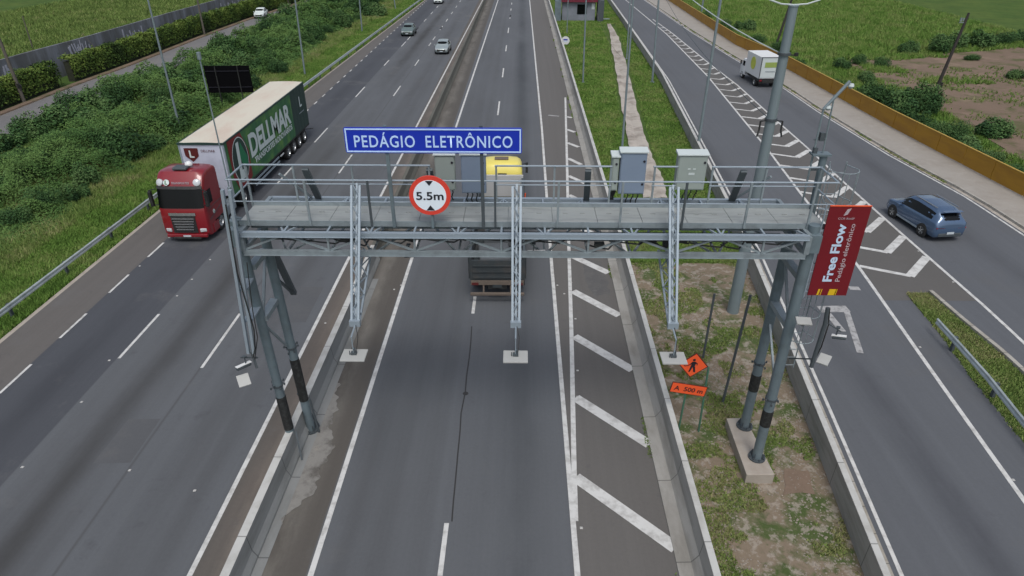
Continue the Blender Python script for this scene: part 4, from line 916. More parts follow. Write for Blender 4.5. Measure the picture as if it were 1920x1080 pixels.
wire('overhead_cable', mp + tp * .87, (6.5, 60, 16.5), 1.2, .022, 'cabtop', 'pale overhead cable sagging from the steel mast towards the field')
wire('overhead_cable', mp + tp * .68, (15.2, 82, 9), 1.0, .018, 'galv_dark', 'thin dark overhead cable from the lower insulators of the steel mast')
wire('guy_wire', (G(1160, 108).x + .2, G(1160, 108).y, .2), (G(1093, 154).x + .5, 92, 12), 2.0, .018, 'wood2', 'thin guy wire hanging over the grass verge before the booth')
def utility_pole(bx, by, tx, ty, m, label, r1=.14, r2=.1, extra=0, bits=True):
    p = G(bx, by); t = GY(tx, ty, p.y)
    o = empty('utility_pole', (p.x, p.y, 0), 0, label, 'utility pole', 'utility poles across the fields')
    tp = Vector((t.x - p.x, 0, t.z)) * (1 + extra)
    MB().tube((0, 0, -.1), tp, r1, r2, 10).build('shaft', M[m], o)
    if bits:
        q = tp * .9; MB().bar(q + Vector((-.5, 0, 0)), q + Vector((.1, 0, 0)), .07).box(q + Vector((-.42, 0, .25)), (.12, .12, .3)).box(q + Vector((-.2, 0, .25)), (.1, .1, .25)).build('crossarm', M['galv'], o)
        q = tp * .22; MB().box(q + Vector((.16, -.1, .1)), (.22, .2, .4)).path([q + Vector((.2, -.1, .3)), q + Vector((.4, -.1, .1)), q + Vector((.3, -.1, -.3)), q + Vector((.05, -.1, -.3))], .03, 5).build('junction_box', M['black'], o)
    return o
utility_pole(1743, 196, 1817, 24, 'wood', 'dark leaning timber pole at the edge of the bare soil', .17, .1)
utility_pole(1451, 96, 1480, 12, 'wood', 'dark timber pole beyond the amber fence behind the steel mast', .15, .12, .35, False)
utility_pole(46, 192, 0, 77, 'wood2', 'grey timber pole by the side road at the left edge', .17, .12, .2)
utility_pole(384, 66, 370, 0, 'wood2', 'grey timber pole by the hedge in the middle of the side road', .15, .12, .3, False)
utility_pole(542, 10, 539, 0, 'wood2', 'farthest grey timber pole by the side road', .15, .12, 3.0, False)
utility_pole(62, 92, 42, 30, 'wood2', 'faint thin pole in the field behind the boundary wall', .08, .06, 0, False)
a = G(384, 66); 
wire('guy_wire', (G(215, 125).x, G(215, 125).y, .1), (G(384, 66).x - 4, G(384, 66).y - 22, 3.6), .1, .02, 'wood2', 'pale diagonal stay wire above the hedge')
# dark back of a large road board on the left bank
o = empty('board_back', (-26.3, 60, 0), R(4), 'large black sign board seen from behind on the left bank', 'sign board')
MB().box((0, 0, 2.58), (3.95, .07, 2.35)).build('panel', mat('flat black board', (.004, .004, .005), .95, 0, .1, 3, spec=.05), o)
for x in (-1.0, .95): MB().bar((x, -.09, -.1), (x, -.09, 3.7), .08, .08).build('post', M['black'], o)
MB().box((0, -.06, 3.3), (3.8, .05, .06)).box((0, -.06, 1.9), (3.8, .05, .06)).build('cross_rail', M['signblack'], o)
# far round sign at the verge barrier
p = G(1060, 84); c_ = GY(1060, 76, p.y)
o = empty('round_sign', (p.x, p.y, 0), 0, 'small far round white sign beside the verge barrier', 'road sign')
MB().tube((0, 0, -.1), (0, 0, c_.z + .3), .04, n=8).build('sign_post', M['polegrey'], o)
MB().lathe((0, -.05, c_.z), (0, -1, 0), [(0, -.02), (.55, -.02), (.55, 0), (0, 0)], 24, smooth=False).build('sign_face', M['white'], o)
MB().box((0, -.06, c_.z + .12), (.55, .01, .17)).build('sign_mark', M['signblue'], o)
MB().box((0, -.06, c_.z - .1), (.5, .01, .05)).build('sign_mark', M['signlight'], o)

# ---- booth
M['boothwall'] = mat('booth wall', (0.17, 0.19, 0.22), .7, 0, .12, .8, dirt=(0.24, 0.26, 0.31), dirt_amt=.6, dirt_scale=.6)
M['boothred'] = mat('booth fascia red', (0.14, 0.012, 0.03), .6, 0, .2, 1)
o = empty('booth', (9.3, 118.3, 0), R(-2), 'small grey booth with a red fascia at the far end of the verge', 'booth')
MB().box((0, 0, 1.5), (5.4, 4.0, 3.1)).build('wall', M['boothwall'], o)
MB().box((0, -2.25, 3.15), (6.0, .5, .55)).build('fascia', M['boothred'], o)
MB().box((0, 0, 3.52), (6.6, 5.2, .14)).build('roof', M['cabtop'], o)
MB().box((.55, -2.02, 1.75), (1.6, .06, 1.5)).build('window', M['glass'], o)
MB().box((1.15, -2.07, 1.75), (.08, .06, 1.5)).build('window_frame', M['galv'], o)
MB().box((2.35, -2.02, 2.2), (.5, .05, .9)).build('door', M['cabtop'], o)
for x in (-3.4, 3.55): MB().box((x, -1.6, 1.6), (1.0, 2.6, 3.1)).build('side_screen', M['galv_dark'] if x > 0 else M['column'], o)
MB().box((4.6, -2.3, .35), (1.0, .3, .1)).build('step', M['galv_light'], o)

# ================================================================== VEHICLES (local +Y is forward)
def wheel(par, x, y, r_, w_, side, rim='chrome', spokes=0):
    o = empty('wheel', (x, y, r_)); o.parent = par
    ax = (side, 0, 0)
    MB().lathe((-side * w_ / 2, 0, 0), ax, [(r_ * .58, 0), (r_ * .93, .01), (r_, w_ * .15), (r_, w_ * .85), (r_ * .93, w_ - .01), (r_ * .6, w_)], 28).build('tyre', M['rubber'], o)
    mb = MB()
    if spokes:
        mb.lathe((-side * w_ / 2, 0, 0), ax, [(r_ * .6, w_ * .98), (r_ * .56, w_ * .98), (r_ * .55, w_ * .5), (0, w_ * .5)], 24)
        for k in range(spokes):
            a = 2 * math.pi * k / spokes; mb.bar((side * w_ * .42, 0, 0), (side * w_ * .44, math.cos(a) * r_ * .56, math.sin(a) * r_ * .56), r_ * .16, .03, up=(1, 0, 0))
        mb.lathe((side * w_ * .44, 0, 0), ax, [(r_ * .16, 0), (.0, .02)], 12)
    else: mb.lathe((-side * w_ / 2, 0, 0), ax, [(r_ * .6, w_ * .98), (r_ * .54, w_ * .96), (r_ * .45, w_ * .6), (r_ * .28, w_ * .62), (r_ * .22, w_ * .92), (0, w_ * .95)], 24)
    mb.build('rim', M[rim], o)
    return o
def cr(ts, vs, n):                                    # smooth resample of section parameters
    out = []; T = np.linspace(ts[0], ts[-1], n)
    for t_ in T:
        i = max(0, min(len(ts) - 2, int(np.searchsorted(ts, t_) - 1))); u = (t_ - ts[i]) / (ts[i + 1] - ts[i]); u2 = u * u * (3 - 2 * u)
        out.append([vs[i][k] + (vs[i + 1][k] - vs[i][k]) * (u * .55 + u2 * .45) for k in range(len(vs[0]))])
    return T, out
def car(name, loc, rz, paint, label, L_=4.7, W_=1.9, H_=1.62, suv=True, rear=True, plate=True, cat='car', group=None, rim='chrome'):
    """stations along the length: y, half width, sill z, belt z, roof z, roof half width"""
    o = empty(name, loc, rz, label, cat, group); h = W_ / 2; a = L_ / 2
    if suv: st = [(-a, h * .84, .40, .86, .88, .56), (-a + .05, h * .94, .28, 1.06, 1.12, .66), (-a + .20, h * .96, .25, 1.10, 1.36, .62), (-a + .52, h * .98, .24, 1.12, H_ - .13, .65), (-a + .95, h, .24, 1.09, H_ - .04, .68), (-.2, h, .22, 1.05, H_, .69), (.5, h, .22, 1.02, H_ - .06, .67), (1.38, h * .99, .22, 1.0, 1.04, .76), (a - .3, h * .96, .25, .92, .94, .7), (a - .06, h * .88, .3, .76, .78, .62), (a, h * .78, .4, .62, .64, .58)] if cat == 'car' and suv else [(-a, h * .80, .42, .80, .82, .52), (-a + .06, h * .93, .30, .95, 1.0, .60), (-a + .38, h * .98, .25, 1.04, H_ - .22, .62), (-a + .72, h, .24, 1.04, H_ - .04, .66), (-.3, h, .22, 1.0, H_, .68), (.45, h, .22, .97, H_ - .06, .66), (1.22, h * .99, .22, .95, .99, .72), (a - .35, h * .95, .25, .86, .88, .68), (a - .07, h * .86, .3, .72, .74, .6), (a, h * .74, .4, .6, .62, .55)]
    if not suv: st = [(-a, h * .80, .40, .80, .84, .58), (-a + .08, h * .9, .28, .92, .98, .6), (-a + .62, h * .97, .24, .96, 1.03, .66), (-a + 1.15, h, .22, .95, H_ - .04, .60), (-.2, h, .2, .93, H_, .62), (.35, h, .2, .91, H_ - .07, .60), (1.12, h * .99, .2, .88, .93, .72), (a - .35, h * .94, .23, .78, .8, .66), (a - .07, h * .85, .28, .66, .68, .6), (a, h * .72, .38, .56, .58, .55)]
    ts = [s_[0] for s_ in st]; T, P = cr(ts, st, 44)
    def sec(s_):
        y, w_, zs, zb, zr, wr = s_; wr = min(wr, w_ * .96) if zr > zb + .1 else w_ * .9
        k = [(0, zs), (w_ * .86, zs), (w_ * .97, zs + .1), (w_, zs + (zb - zs) * .45), (w_ * .985, zb - .06), (w_ * .955, zb)]
        if zr > zb + .1: k += [(w_ * .955 + (wr - w_ * .955) * .5, zb + (zr - zb) * .5), (wr, zr - .055), (wr * .86, zr - .01), (wr * .45, zr + .01), (0, zr + .015)]
        else: k += [(w_ * .93, zb + (zr - zb) * .3), (w_ * .86, zb + (zr - zb) * .6 + .01), (w_ * .7, zr), (w_ * .4, zr + .02), (0, zr + .025)]
        return [(x, y, z) for x, z in k] + [(-x, y, z) for x, z in k[-2:0:-1]]
    # wheel arches: cut by lifting the sill near the axles is hidden by the tyres; keep the body whole
    MB().loft([sec(s_) for s_ in P]).build('body', paint, o, sharp=50)
    def at(y):
        i = max(0, min(len(T) - 2, int(np.searchsorted(T, y) - 1))); u = (y - T[i]) / (T[i + 1] - T[i]); return [P[i][k] + (P[i + 1][k] - P[i][k]) * u for k in range(6)]
    g0 = -a + (.55 if suv else 1.05); g1 = 1.02 if suv else .85
    for s_ in (-1, 1):                               # side glass follows the body between belt and roof rail
        mb = MB(); secs = []
        for y in np.linspace(g0, g1, 18):
            q = at(y); w1 = q[1] * .955; wr = min(q[5], q[1] * .96); zb, zr = q[3], q[4]
            lo = .12; hi = .86 if zr - zb > .35 else max(.2, .86 * (zr - zb) / .45)
            secs.append([(s_ * (w1 + (wr - w1) * f + .012), y, zb + (zr - .055 - zb) * f) for f in (lo, (lo + hi) / 2, hi)])
        mb.loft(secs, cap=False, closed=False).build('side_window', M['glass'], o)
        MB().box((s_ * (h + .07), .82 if suv else .75, 1.02 if suv else .95), (.2, .12, .13)).build('mirror', paint, o, bevel=.03)
        MB().box((s_ * (h * .97 + .005), 0, .36), (.04, L_ * .5, .1)).build('sill_trim', M['galv_light'] if suv else M['black'], o)
        if suv: MB().bar((s_ * .6, -1.5, H_ + .01), (s_ * .6, .3, H_ + .01), .035).build('roof_rail', M['chrome'], o)
    def band(y0, y1, wf, name, lift=.014, e0=0, e1=0):
        secs = []
        for y in np.linspace(y0, y1, 8):
            q = at(y); wr = (min(q[5], q[1] * .96)) * wf; zr = q[4]
            secs.append([(x * wr, y, zr + .015 - .045 * abs(x) ** 3 + lift) for x in (-1, -.6, -.2, .2, .6, 1)])
        MB().loft(secs, cap=False, closed=False).build(name, M['glass'], o)
    band(.58 if suv else .5, 1.28 if suv else 1.02, .92, 'windscreen')
    band(-a + .09 if suv else -a + .7, -a + .40 if suv else -a + 1.08, .9, 'rear_window')
    for s_ in (-1, 1):
        MB().box((s_ * h * .66, a - .10, .64), (.38, .16, .13)).build('headlight', M['lens'], o, bevel=.03)
        MB().box((s_ * h * .62, -a + .035, .84), (.5, .07, .07)).build('tail_light', M['taillight'], o, bevel=.015)
        for y in (-a + .92, a - .88):
            MB().lathe((s_ * (h - .03), y, .36), (s_, 0, 0), [(.0, .0), (.41, .0), (.42, .02), (.36, .034), (0, .034)], 24).build('wheel_arch', M['black'], o)
            wheel(o, s_ * (h - .09), y, .36, .24, s_, rim, 5)
    MB().box((0, a - .02, .52), (1.1, .06, .22)).build('grille', M['black'], o, bevel=.02)
    MB().box((0, -a + .0, .44), (1.3, .08, .2)).build('rear_bumper', M['black'] if not suv else M['galv_dark'], o, bevel=.03)
    if plate: MB().box((0, -a - .045, .56), (.4, .02, .12)).build('number_plate', M['numplate'], o)
    MB().box((0, a + .02, .42), (.38, .02, .1)).build('number_plate', M['numplate'], o)
    if suv: MB().box((0, -a + .3, H_ - .06), (1.1, .22, .03)).build('spoiler', paint, o, bevel=.015)
    return o
car('blue_car', (22.9, 34.75, 0), R(7), M['bluepaint'], 'blue SUV driving away on the right ramp', 4.4, 1.94, 1.74, True)
q = G(828, 103); car('silver_car', (q.x, q.y + 2.1, 0), math.pi + R(-1), M['silver'], 'silver car driving nearest the median line', 4.2, 1.75, 1.48, False)
q = G(763, 69); car('grey_car', (q.x, q.y + 2.1, 0), math.pi, M['greycar'], 'dark grey green car in the second lane from the shoulder', 4.2, 1.8, 1.5, False)
q = G(821, 8); car('white_car', (q.x, q.y + 2.1, 0), math.pi, M['whitecar'], 'pale white car cut by the top edge of the photo', 4.2, 1.75, 1.55, True)
q = G(494, 33); car('pale_car', (q.x - .5, q.y + .5, 0), math.pi + R(8), M['whitecar'], 'pale car half hidden by shrubs on the side road', 4.2, 1.75, 1.5, False)

# ---- articulated lorry (forward = towards the camera)
trk = empty('articulated_lorry', (-18.1, 32.3, 0), math.pi, 'red cab lorry pulling a green curtain trailer in the left lane', 'lorry')
cab = empty('cab', (-0.04, .3, -.04)); cab.parent = trk
def cabsec(x, inset, top):                      # side profile of the cab: list of (y,z); y=0 front
    i = inset
    prof = [(-2.25, .95), (-.95, .95), (-.9, .45), (-.15 - i, .38), (-.02 - i, .55), (0 - i, 1.0), (-.03 - i, 1.9), (-.12 - i, 2.1), (-.30 - i, 2.95), (-.36 - i, 3.05), (-.62 - i * 1.2, 3.5), (-.85 - i, top - .05), (-1.15 - i * .5, top), (-2.1, top - .03), (-2.25, top - .1)]
    return [(x, y, z) for y, z in prof]
xs = [(-1.25, .30, 3.5), (-1.235, .19, 3.62), (-1.19, .10, 3.7), (-1.05, .04, 3.76), (-.8, .01, 3.79), (0, 0, 3.8), (.8, .01, 3.79), (1.05, .04, 3.76), (1.19, .10, 3.7), (1.235, .19, 3.62), (1.25, .30, 3.5)]
MB().loft([cabsec(*q) for q in xs]).build('cab_shell', M['redpaint'], cab, sharp=28)
def fp(y0, z0, y1, z1, x0, x1, name, m, off_=.012, curve=True, n=8, par=cab):     # curved panel on the front
    secs = []
    for k in range(n + 1):
        x = x0 + (x1 - x0) * k / n; i = float(np.interp(abs(x), [0, .8, 1.05, 1.19, 1.235, 1.25], [0, .01, .04, .10, .19, .30]))
        secs.append([(x, y0 - i + off_, z0), (x, y1 - i + off_, z1)])
    return MB().loft(secs, cap=False, closed=False, smooth=True).build(name, M[m], par)
fp(-.06, 1.98, -.33, 3.02, -1.2, 1.2, 'windscreen', 'glass', .03, n=14)
fp(-.34, 2.98, -.42, 3.12, -1.2, 1.2, 'sun_visor', 'black', .10)
fp(-.005, 1.58, -.02, 1.74, -.72, .72, 'grille_badge_bar', 'chrome', .03)
gr_ = fp(-.0, .60, -.005, 1.57, -.66, .66, 'grille', 'black', .02)
m3 = MB()
for k in range(5): z = .80 + k * .155; w2 = .46 + k * .034; m3.box((0, .04, z), (w2 * 2, .05, .055))
m3.build('grille_slat', M['chrome'], gr_)
MB().box((0, -.05, .42), (2.2, .18, .2)).build('bumper', M['redpaint'], cab, bevel=.05); MB().box((0, -.02, .30), (1.5, .2, .14)).build('air_dam', M['black'], cab, bevel=.03)
MB().box((0, .035, .40), (.42, .02, .12)).build('number_plate', M['numplate'], cab)
for s_ in (-1, 1):
    MB().box((s_ * .93, -.055, .74), (.34, .12, .2), rz=-s_ * .35).build('headlight', M['lens'], cab, bevel=.04)
    MB().lathe((s_ * .98, -.47, 3.28), (s_ * .25, .9, .45), [(0, -.04), (.19, -.04), (.19, .05), (.13, .085), (0, .09)], 16).build('roof_light', M['lens'], cab)
    MB().bar((s_ * 1.2, -.25, 3.0), (s_ * 1.52, -.1, 2.95), .04).bar((s_ * 1.2, -.25, 2.1), (s_ * 1.5, -.1, 2.15), .04).build('mirror_arm', M['black'], cab)
    MB().box((s_ * 1.47, -.12, 2.5), (.16, .22, .85)).build('mirror', M['black'], cab, bevel=.04)
    MB().add([(s_ * 1.262, -.5, 2.0), (s_ * 1.262, -1.15, 2.0), (s_ * 1.262, -1.15, 2.75), (s_ * 1.262, -.58, 2.75)], [(0, 1, 2, 3)]).build('side_window', M['glass'], cab)
    MB().box((s_ * 1.26, -.9, .62), (.05, .7, .5)).build('step_panel', M['redpaint'], cab, bevel=.02)
    MB().bar((s_ * 1.262, -.45, 1.8), (s_ * 1.262, -2.2, 1.8), .012, .02).bar((s_ * 1.262, -.4, 1.2), (s_ * 1.262, -2.2, 1.55), .012, .03).build('side_line', M['galv_dark'], cab)
    MB().lathe((s_ * 1.26, -1.0, 1.45), (s_, 0, 0), [(0, .01), (.12, .01), (.12, 0)], 16).build('emblem', M['letterw'], cab)
    text('L', 'emblem_letter', M['green'], cab, (s_ * 1.275, -1.0, 1.45), (0, s_, 0), (0, 0, 1), .15, None, .02, .004)
dsc = MB().lathe((-.62, -.5 + .02, 3.25), (0, .86, .5), [(0, .02), (.15, .02), (.15, 0)], 18).build('emblem', M['letterw'], cab)
# emblem sits on the visor front, to the viewer's left
MB().lathe((.62, -.44, 3.28), (0, .87, .5), [(0, .03), (.16, .03), (.16, 0)], 18).build('emblem', M['letterw'], cab)
bpy.data.objects.remove(dsc)
text('L', 'emblem_letter', M['green'], cab, (.62, -.405, 3.3), (-1, 0, 0), (0, -.5, .87), .2, None, .03, .006)
text('TRANSPORTES', 'lettering', M['galv'], cab, (-.12, -.395, 3.27), (-1, 0, 0), (0, -.5, .87), .11, .95, .005, .006)
MB().box((0, -1.15, 3.87), (.75, .6, .14)).build('roof_hatch', M['galv_dark'], cab, bevel=.05)
MB().lathe((-.28, -1.45, 3.9), (0, 0, 1), [(.19, 0), (.2, .06), (.16, .14), (.08, .2), (0, .22)], 18).build('satellite_dome', M['white'], cab)
MB().box((0, -3.1, .78), (.9, 5.6, .3)).box((0, -2.5, 1.3), (2.0, .3, 1.4)).build('chassis', M['black'], trk)
for s_ in (-1, 1):
    MB().box((s_ * 1.0, -3.0, .68), (.5, 1.3, .6)).build('fuel_tank', M['galv'], trk, bevel=.08)
    wheel(trk, s_ * 1.08, -1.42, .52, .32, s_); wheel(trk, s_ * 1.0, -4.9, .52, .55, s_)
TY0, TY1, TZ0, TZ1, TW = -3.55, -18.95, 1.15, 4.3, 1.3
trl = empty('trailer', (0, 0, 0)); trl.parent = trk
mb = MB(); n = 12; secs = []
for k in range(n + 1):
    x = -TW + 2 * TW * k / n; zc = TZ1 + .045 * (1 - (x / TW) ** 2); secs.append([(x, TY0, zc), (x, TY1, zc)])
mb.loft(secs, cap=False, closed=False)
MB.build(mb, 'trailer_roof', M['tarp'], trl)
MB().box((0, TY0 - .02, (TZ0 + TZ1) / 2), (2 * TW, .06, TZ1 - TZ0)).build('front_bulkhead', M['whitecool'], trl)
MB().box((0, TY0 + .02, TZ1 - .03), (2 * TW + .05, .1, .1)).build('header_rail', M['darkgreen'], trl)
for s_ in (-1, 1):
    MB().box((s_ * (TW - .05), TY0 + .015, 2.7), (.1, .03, 3.1)).build('corner_post', M['galv_light'], trl)
    x = s_ * TW
    def q4(y0, y1, z0, z1, name, m, o_=0.0, wave=True):
        mb = MB(); n = max(2, int((y0 - y1) / .16)); secs = []
        for k in range(n + 1):
            y = y0 + (y1 - y0) * k / n; wv = .012 * math.sin(y * 9.0) if wave else 0
            secs.append([(x + s_ * (.01 + o_ + wv), y, z0), (x + s_ * (.01 + o_ + wv * .3), y, z1)])
        return mb.loft(secs, cap=False, closed=False).build(name, M[m], trl)
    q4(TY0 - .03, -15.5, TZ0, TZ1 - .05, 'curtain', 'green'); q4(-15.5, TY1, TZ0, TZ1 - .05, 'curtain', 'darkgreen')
    MB().add([(x + s_ * .032, y, z) for y, z in ((TY0 - .35, TZ1 - .06), (TY0 - 2.35, TZ1 - .06), (TY0 - 3.1, TZ1 - 1.4), (TY0 - 3.0, TZ0 + .2), (TY0 - 2.5, TZ0), (TY0 - .9, TZ0), (TY0 - .35, TZ0 + 1.0))], [tuple(range(7))]).build('curtain_panel', M['curtred'], trl)
    yc, zc_ = TY0 - 1.75, 2.75
    ell = lambda r1, r2, o2: [(x + s_ * o2, yc + r1 * math.cos(t_), zc_ + r2 * math.sin(t_)) for t_ in [k * math.pi / 16 for k in range(32)]]
    MB().add(ell(1.15, 1.36, .036), [tuple(range(32))]).build('emblem_ring', M['letterw'], trl)
    MB().add(ell(1.09, 1.3, .040), [tuple(range(32))]).build('emblem_disc', M['darkgreen'], trl)
    MB().add([(x + s_ * .043, yc - s_ * 0 + a_, zc_ + b_) for a_, b_ in ((-.3, 1.0), (-1.0, -.1), (-.9, -.5), (-.3, -.6), (0.1, .2))], [(0, 1, 2, 3, 4)]).build('emblem_patch', mat('emblem green', (.01, .17, .07), .5), trl) if s_ < 0 else None
    text('L', 'emblem_letter', M['letterw'], trl, (x + s_ * .047, yc, zc_), (0, s_, 0), (0, 0, 1), 2.0, 1.1, .05, .004, shear=-.12 * s_)
    text('DELLMAR', 'lettering', M['letterw'], trl, (x + s_ * .038, -10.9, 3.05), (0, s_, 0), (0, 0, 1), 1.35, 8.0, .035, .004, space=.95)
    text('TRANSPORTES RODOVIÁRIOS', 'lettering', M['letterw'], trl, (x + s_ * .038, -11.1, 2.02), (0, s_, 0), (0, 0, 1), .36, 7.6, .03, .004)
    text('L', 'small_emblem', M['letterw'], trl, (x + s_ * .035, -17.5, 3.2), (0, s_, 0), (0, 0, 1), .75, .5, .02, .004)
    MB().bar((x + s_ * .035, -16.9, 2.4), (x + s_ * .035, -18.1, 2.4), .004, .08).build('small_emblem_line', M['galv'], trl)
    MB().box((x - s_ * .02, (TY0 + TY1) / 2, TZ1 - .04), (.08, TY0 - TY1, .09)).build('roof_rail', M['darkgreen'], trl)
    MB().box((x - s_ * .05, (TY0 + TY1) / 2, TZ0 - .06), (.1, TY0 - TY1, .14)).build('side_rail', M['black'], trl)
    for z in (.55, .85): MB().box((x - s_ * .02, -9.2, z), (.04, 4.6, .12)).build('side_guard', M['galv_light'], trl)
    for z in (.78, 1.05): MB().box((x - s_ * .04, -12.2, z), (.03, .7, .1)).build('reflector', M['white'], trl)
    for y in (-13.6, -14.9, -16.2, -17.5): wheel(trl, s_ * 1.05, y, .52, .45, s_)
    MB().bar((s_ * .9, TY1 + .3, .7), (s_ * 1.6, TY1 + .1, .75), .05).build('tail_bracket', M['black'], trl)
    MB().box((s_ * 1.0, -7.0, .62), (.1, .12, 1.1)).build('landing_leg', M['black'], trl)
MB().box((0, (TY0 + TY1) / 2, 1.02), (2.4, TY0 - TY1 - .2, .16)).box((0, -10.5, .8), (.9, 13, .3)).build('trailer_chassis', M['black'], trl)
MB().box((0, TY1 + .02, (TZ0 + TZ1) / 2), (2 * TW - .02, .06, TZ1 - TZ0)).build('rear_door', M['darkgreen'], trl)
MB().add([(.62 - .4, TY0 + .03, 4.02), (.62 + .4, TY0 + .03, 4.02), (.62 + .38, TY0 + .03, 3.55), (.62, TY0 + .03, 3.22), (.62 - .38, TY0 + .03, 3.55)], [(0, 1, 2, 3, 4)]).build('shield', M['maroon'], trl)
text('L', 'emblem_letter', M['letterw'], trl, (.62, TY0 + .036, 3.68), (-1, 0, 0), (0, 0, 1), .4, None, .03, .004)
text('DELLMAR', 'lettering', M['maroon'], trl, (-.35, TY0 + .036, 3.86), (-1, 0, 0), (0, 0, 1), .14, .8, .0, .004)

# ---- tipper truck with a yellow cab passing under the gantry
tp_ = empty('tipper_truck', (-1.05, 25.75, 0), R(.5), 'yellow cab truck with a dark steel bed passing under the gantry', 'truck')
bw = 1.25
mb = MB(); L0, L1 = .25, 9.75
for s_ in (-1, 1): mb.box((s_ * (bw - .04), (L0 + L1) / 2, 1.75), (.08, L1 - L0, 1.3))
mb.box((0, L0 + .04, 1.6), (2 * bw - .17, .08, 1.0)); mb.box((0, (L0 + L1) / 2, 1.1), (2 * bw - .17, L1 - L0 - .1, .1))
mb.build('bed', M['bedgrey'], tp_)
m3 = MB()
for k in range(8):
    for s_ in (-1, 1): m3.box((s_ * (bw + .03), L0 + .2 + k * 1.2, 1.75), (.06, .1, 1.3))
for k in range(3): m3.box((0, L0 - .03, 1.25 + k * .3), (2 * bw - .3, .05, .06))
m3.build('bed_rib', M['bedgrey'], tp_)
MB().box((0, L1 + .05, 1.98), (2 * bw, .12, 1.3)).build('headboard', M['bedwhite'], tp_, bevel=.02)
for s_ in (-1, 1): MB().box((s_ * (bw - .04), (L0 + L1) / 2, 2.43), (.12, L1 - L0, .08)).build('bed_rim', M['galv_dark'], tp_)
MB().box((.1, 5.0, 1.5), (1.7, 3.4, .5)).box((-.2, 2.5, 1.35), (1.5, 1.8, .3), rz=.1).build('load', mat('grey tarpaulin load', (.085, .095, .105), .8, 0, .3, 1.2, bump=.3), tp_, bevel=.08)
tc_ = empty('cab', (0, 1.85, .26)); tc_.parent = tp_
secs = []
for x, tz, ins in ((-1.2, 2.25, .22), (-1.17, 2.55, .12), (-1.08, 2.72, .05), (-.9, 2.82, .0), (-.4, 2.87, 0), (.4, 2.87, 0), (.9, 2.82, 0), (1.08, 2.72, .05), (1.17, 2.55, .12), (1.2, 2.25, .22)):
    secs.append([(x, y, z) for y, z in ((8.35 + ins, .9), (8.3 + ins, 2.2), (8.42 + ins, tz - .15), (8.62 + ins, tz), (9.6, tz + .03), (10.1 - ins, tz - .1), (10.35 - ins, 1.9), (10.45 - ins, .6), (9.9, .5), (8.5, .6))])
MB().loft(secs).build('cab_shell', M['yellowcab'], tc_, sharp=45)
MB().box((0, 9.2, 2.93), (.8, .45, .06)).build('roof_hatch', M['brown'], tc_, bevel=.02)
MB().box((.05, 8.3, 2.28), (.5, .04, .1)).build('vent', M['black'], tc_)
for s_ in (-1, 1):
    MB().bar((s_ * 1.2, 10.0, 2.3), (s_ * 1.45, 10.1, 2.3), .04).box((s_ * 1.48, 10.1, 2.05), (.14, .18, .6)).build('mirror', M['black'], tc_)
    for y in (11.1,): wheel(tp_, s_ * 1.05, y, .5, .3, s_)
    for y in (1.9, 3.2): wheel(tp_, s_ * .98, y, .5, .5, s_)
    MB().box((s_ * 1.0, .12, .98), (.3, .06, .12)).build('tail_light', M['maroon'], tp_)
    MB().bar((s_ * .62, .12, .9), (s_ * .62, .06, .5), .07).build('bumper_strut', M['brown'], tp_)
    MB().box((s_ * .98, 1.2, .6), (.55, .03, .55)).build('mud_flap', M['black'], tp_)
MB().box((0, .04, .5), (2.45, .1, .14)).build('rear_bumper', M['brown'], tp_, bevel=.02)
MB().box((0, .16, 1.02), (2.4, .08, .2)).build('tail_beam', M['brown'], tp_)
MB().box((0, .08, .88), (.42, .02, .14)).build('number_plate', M['bedgrey'], tp_)
MB().box((0, 5.8, .8), (.85, 11.2, .3)).build('chassis', M['black'], tp_)
MB().bar((1.32, 8.6, 1.0), (1.36, 8.6, 2.0), .07).build('marker_strip', M['orange'], tp_)

# ---- small white box truck
bt = empty('box_truck', (25.05, 68.8, 0), R(4), 'small white box truck driving away on the right ramp', 'truck')
MB().box((0, 1.9, 1.95), (2.1, 3.8, 2.1)).build('cargo_box', M['white'], bt, bevel=.03)
MB().box((0, -.02, 1.95), (1.9, .04, 1.9)).build('rear_door', M['cabtop'], bt)
mb = MB()
for s_ in (-1, 1): mb.box((s_ * 1.01, -.03, 1.95), (.07, .05, 2.1))
mb.box((0, -.03, 2.97), (2.1, .05, .07)).build('door_frame', M['galv_dark'], bt)
MB().box((0, -.05, 2.25), (1.25, .02, .5)).build('door_panel', mat('olive label', (.25, .33, .08), .6, 0, .2, 5), bt)
MB().box((0, -.05, 1.6), (1.0, .02, .08)).build('door_line', M['galv'], bt)
MB().lathe((-1.06, 1.9, 2.1), (-1, 0, 0), [(0, .02), (.62, .02), (.62, 0)], 18).build('side_emblem', mat('lime label', (.5, .55, .08), .6, 0, .3, 4), bt)
secs = []
for x, ins in ((-1.0, .12), (-.93, .03), (0, 0), (.93, .03), (1.0, .12)): secs.append([(x, y, z) for y, z in ((3.9, .5), (3.9, 2.05 - ins), (4.7, 2.1 - ins), (5.15 - ins, 1.5), (5.35 - ins, 1.2), (5.4 - ins, .45))])
c = MB().loft(secs).build('cab', M['white'], bt)
for s_ in (-1, 1):
    MB().box((s_ * 1.2, 4.8, 1.65), (.15, .12, .35)).build('mirror', M['black'], bt)
    MB().box((s_ * .995, 4.4, 1.6), (.04, .6, .5)).build('side_window', M['glass'], bt)
    wheel(bt, s_ * .88, 4.6, .4, .25, s_); wheel(bt, s_ * .85, .95, .4, .4, s_)
    MB().box((s_ * .8, -.02, .72), (.25, .06, .12)).build('tail_light', M['taillight'], bt)
MB().box((0, 2.2, .65), (1.3, 4.6, .3)).box((0, .05, .5), (1.9, .1, .14)).build('chassis', M['black'], bt)
MB().box((0, 1.2, .75), (2.0, 2.3, .22)).build('under_frame', M['black'], bt)

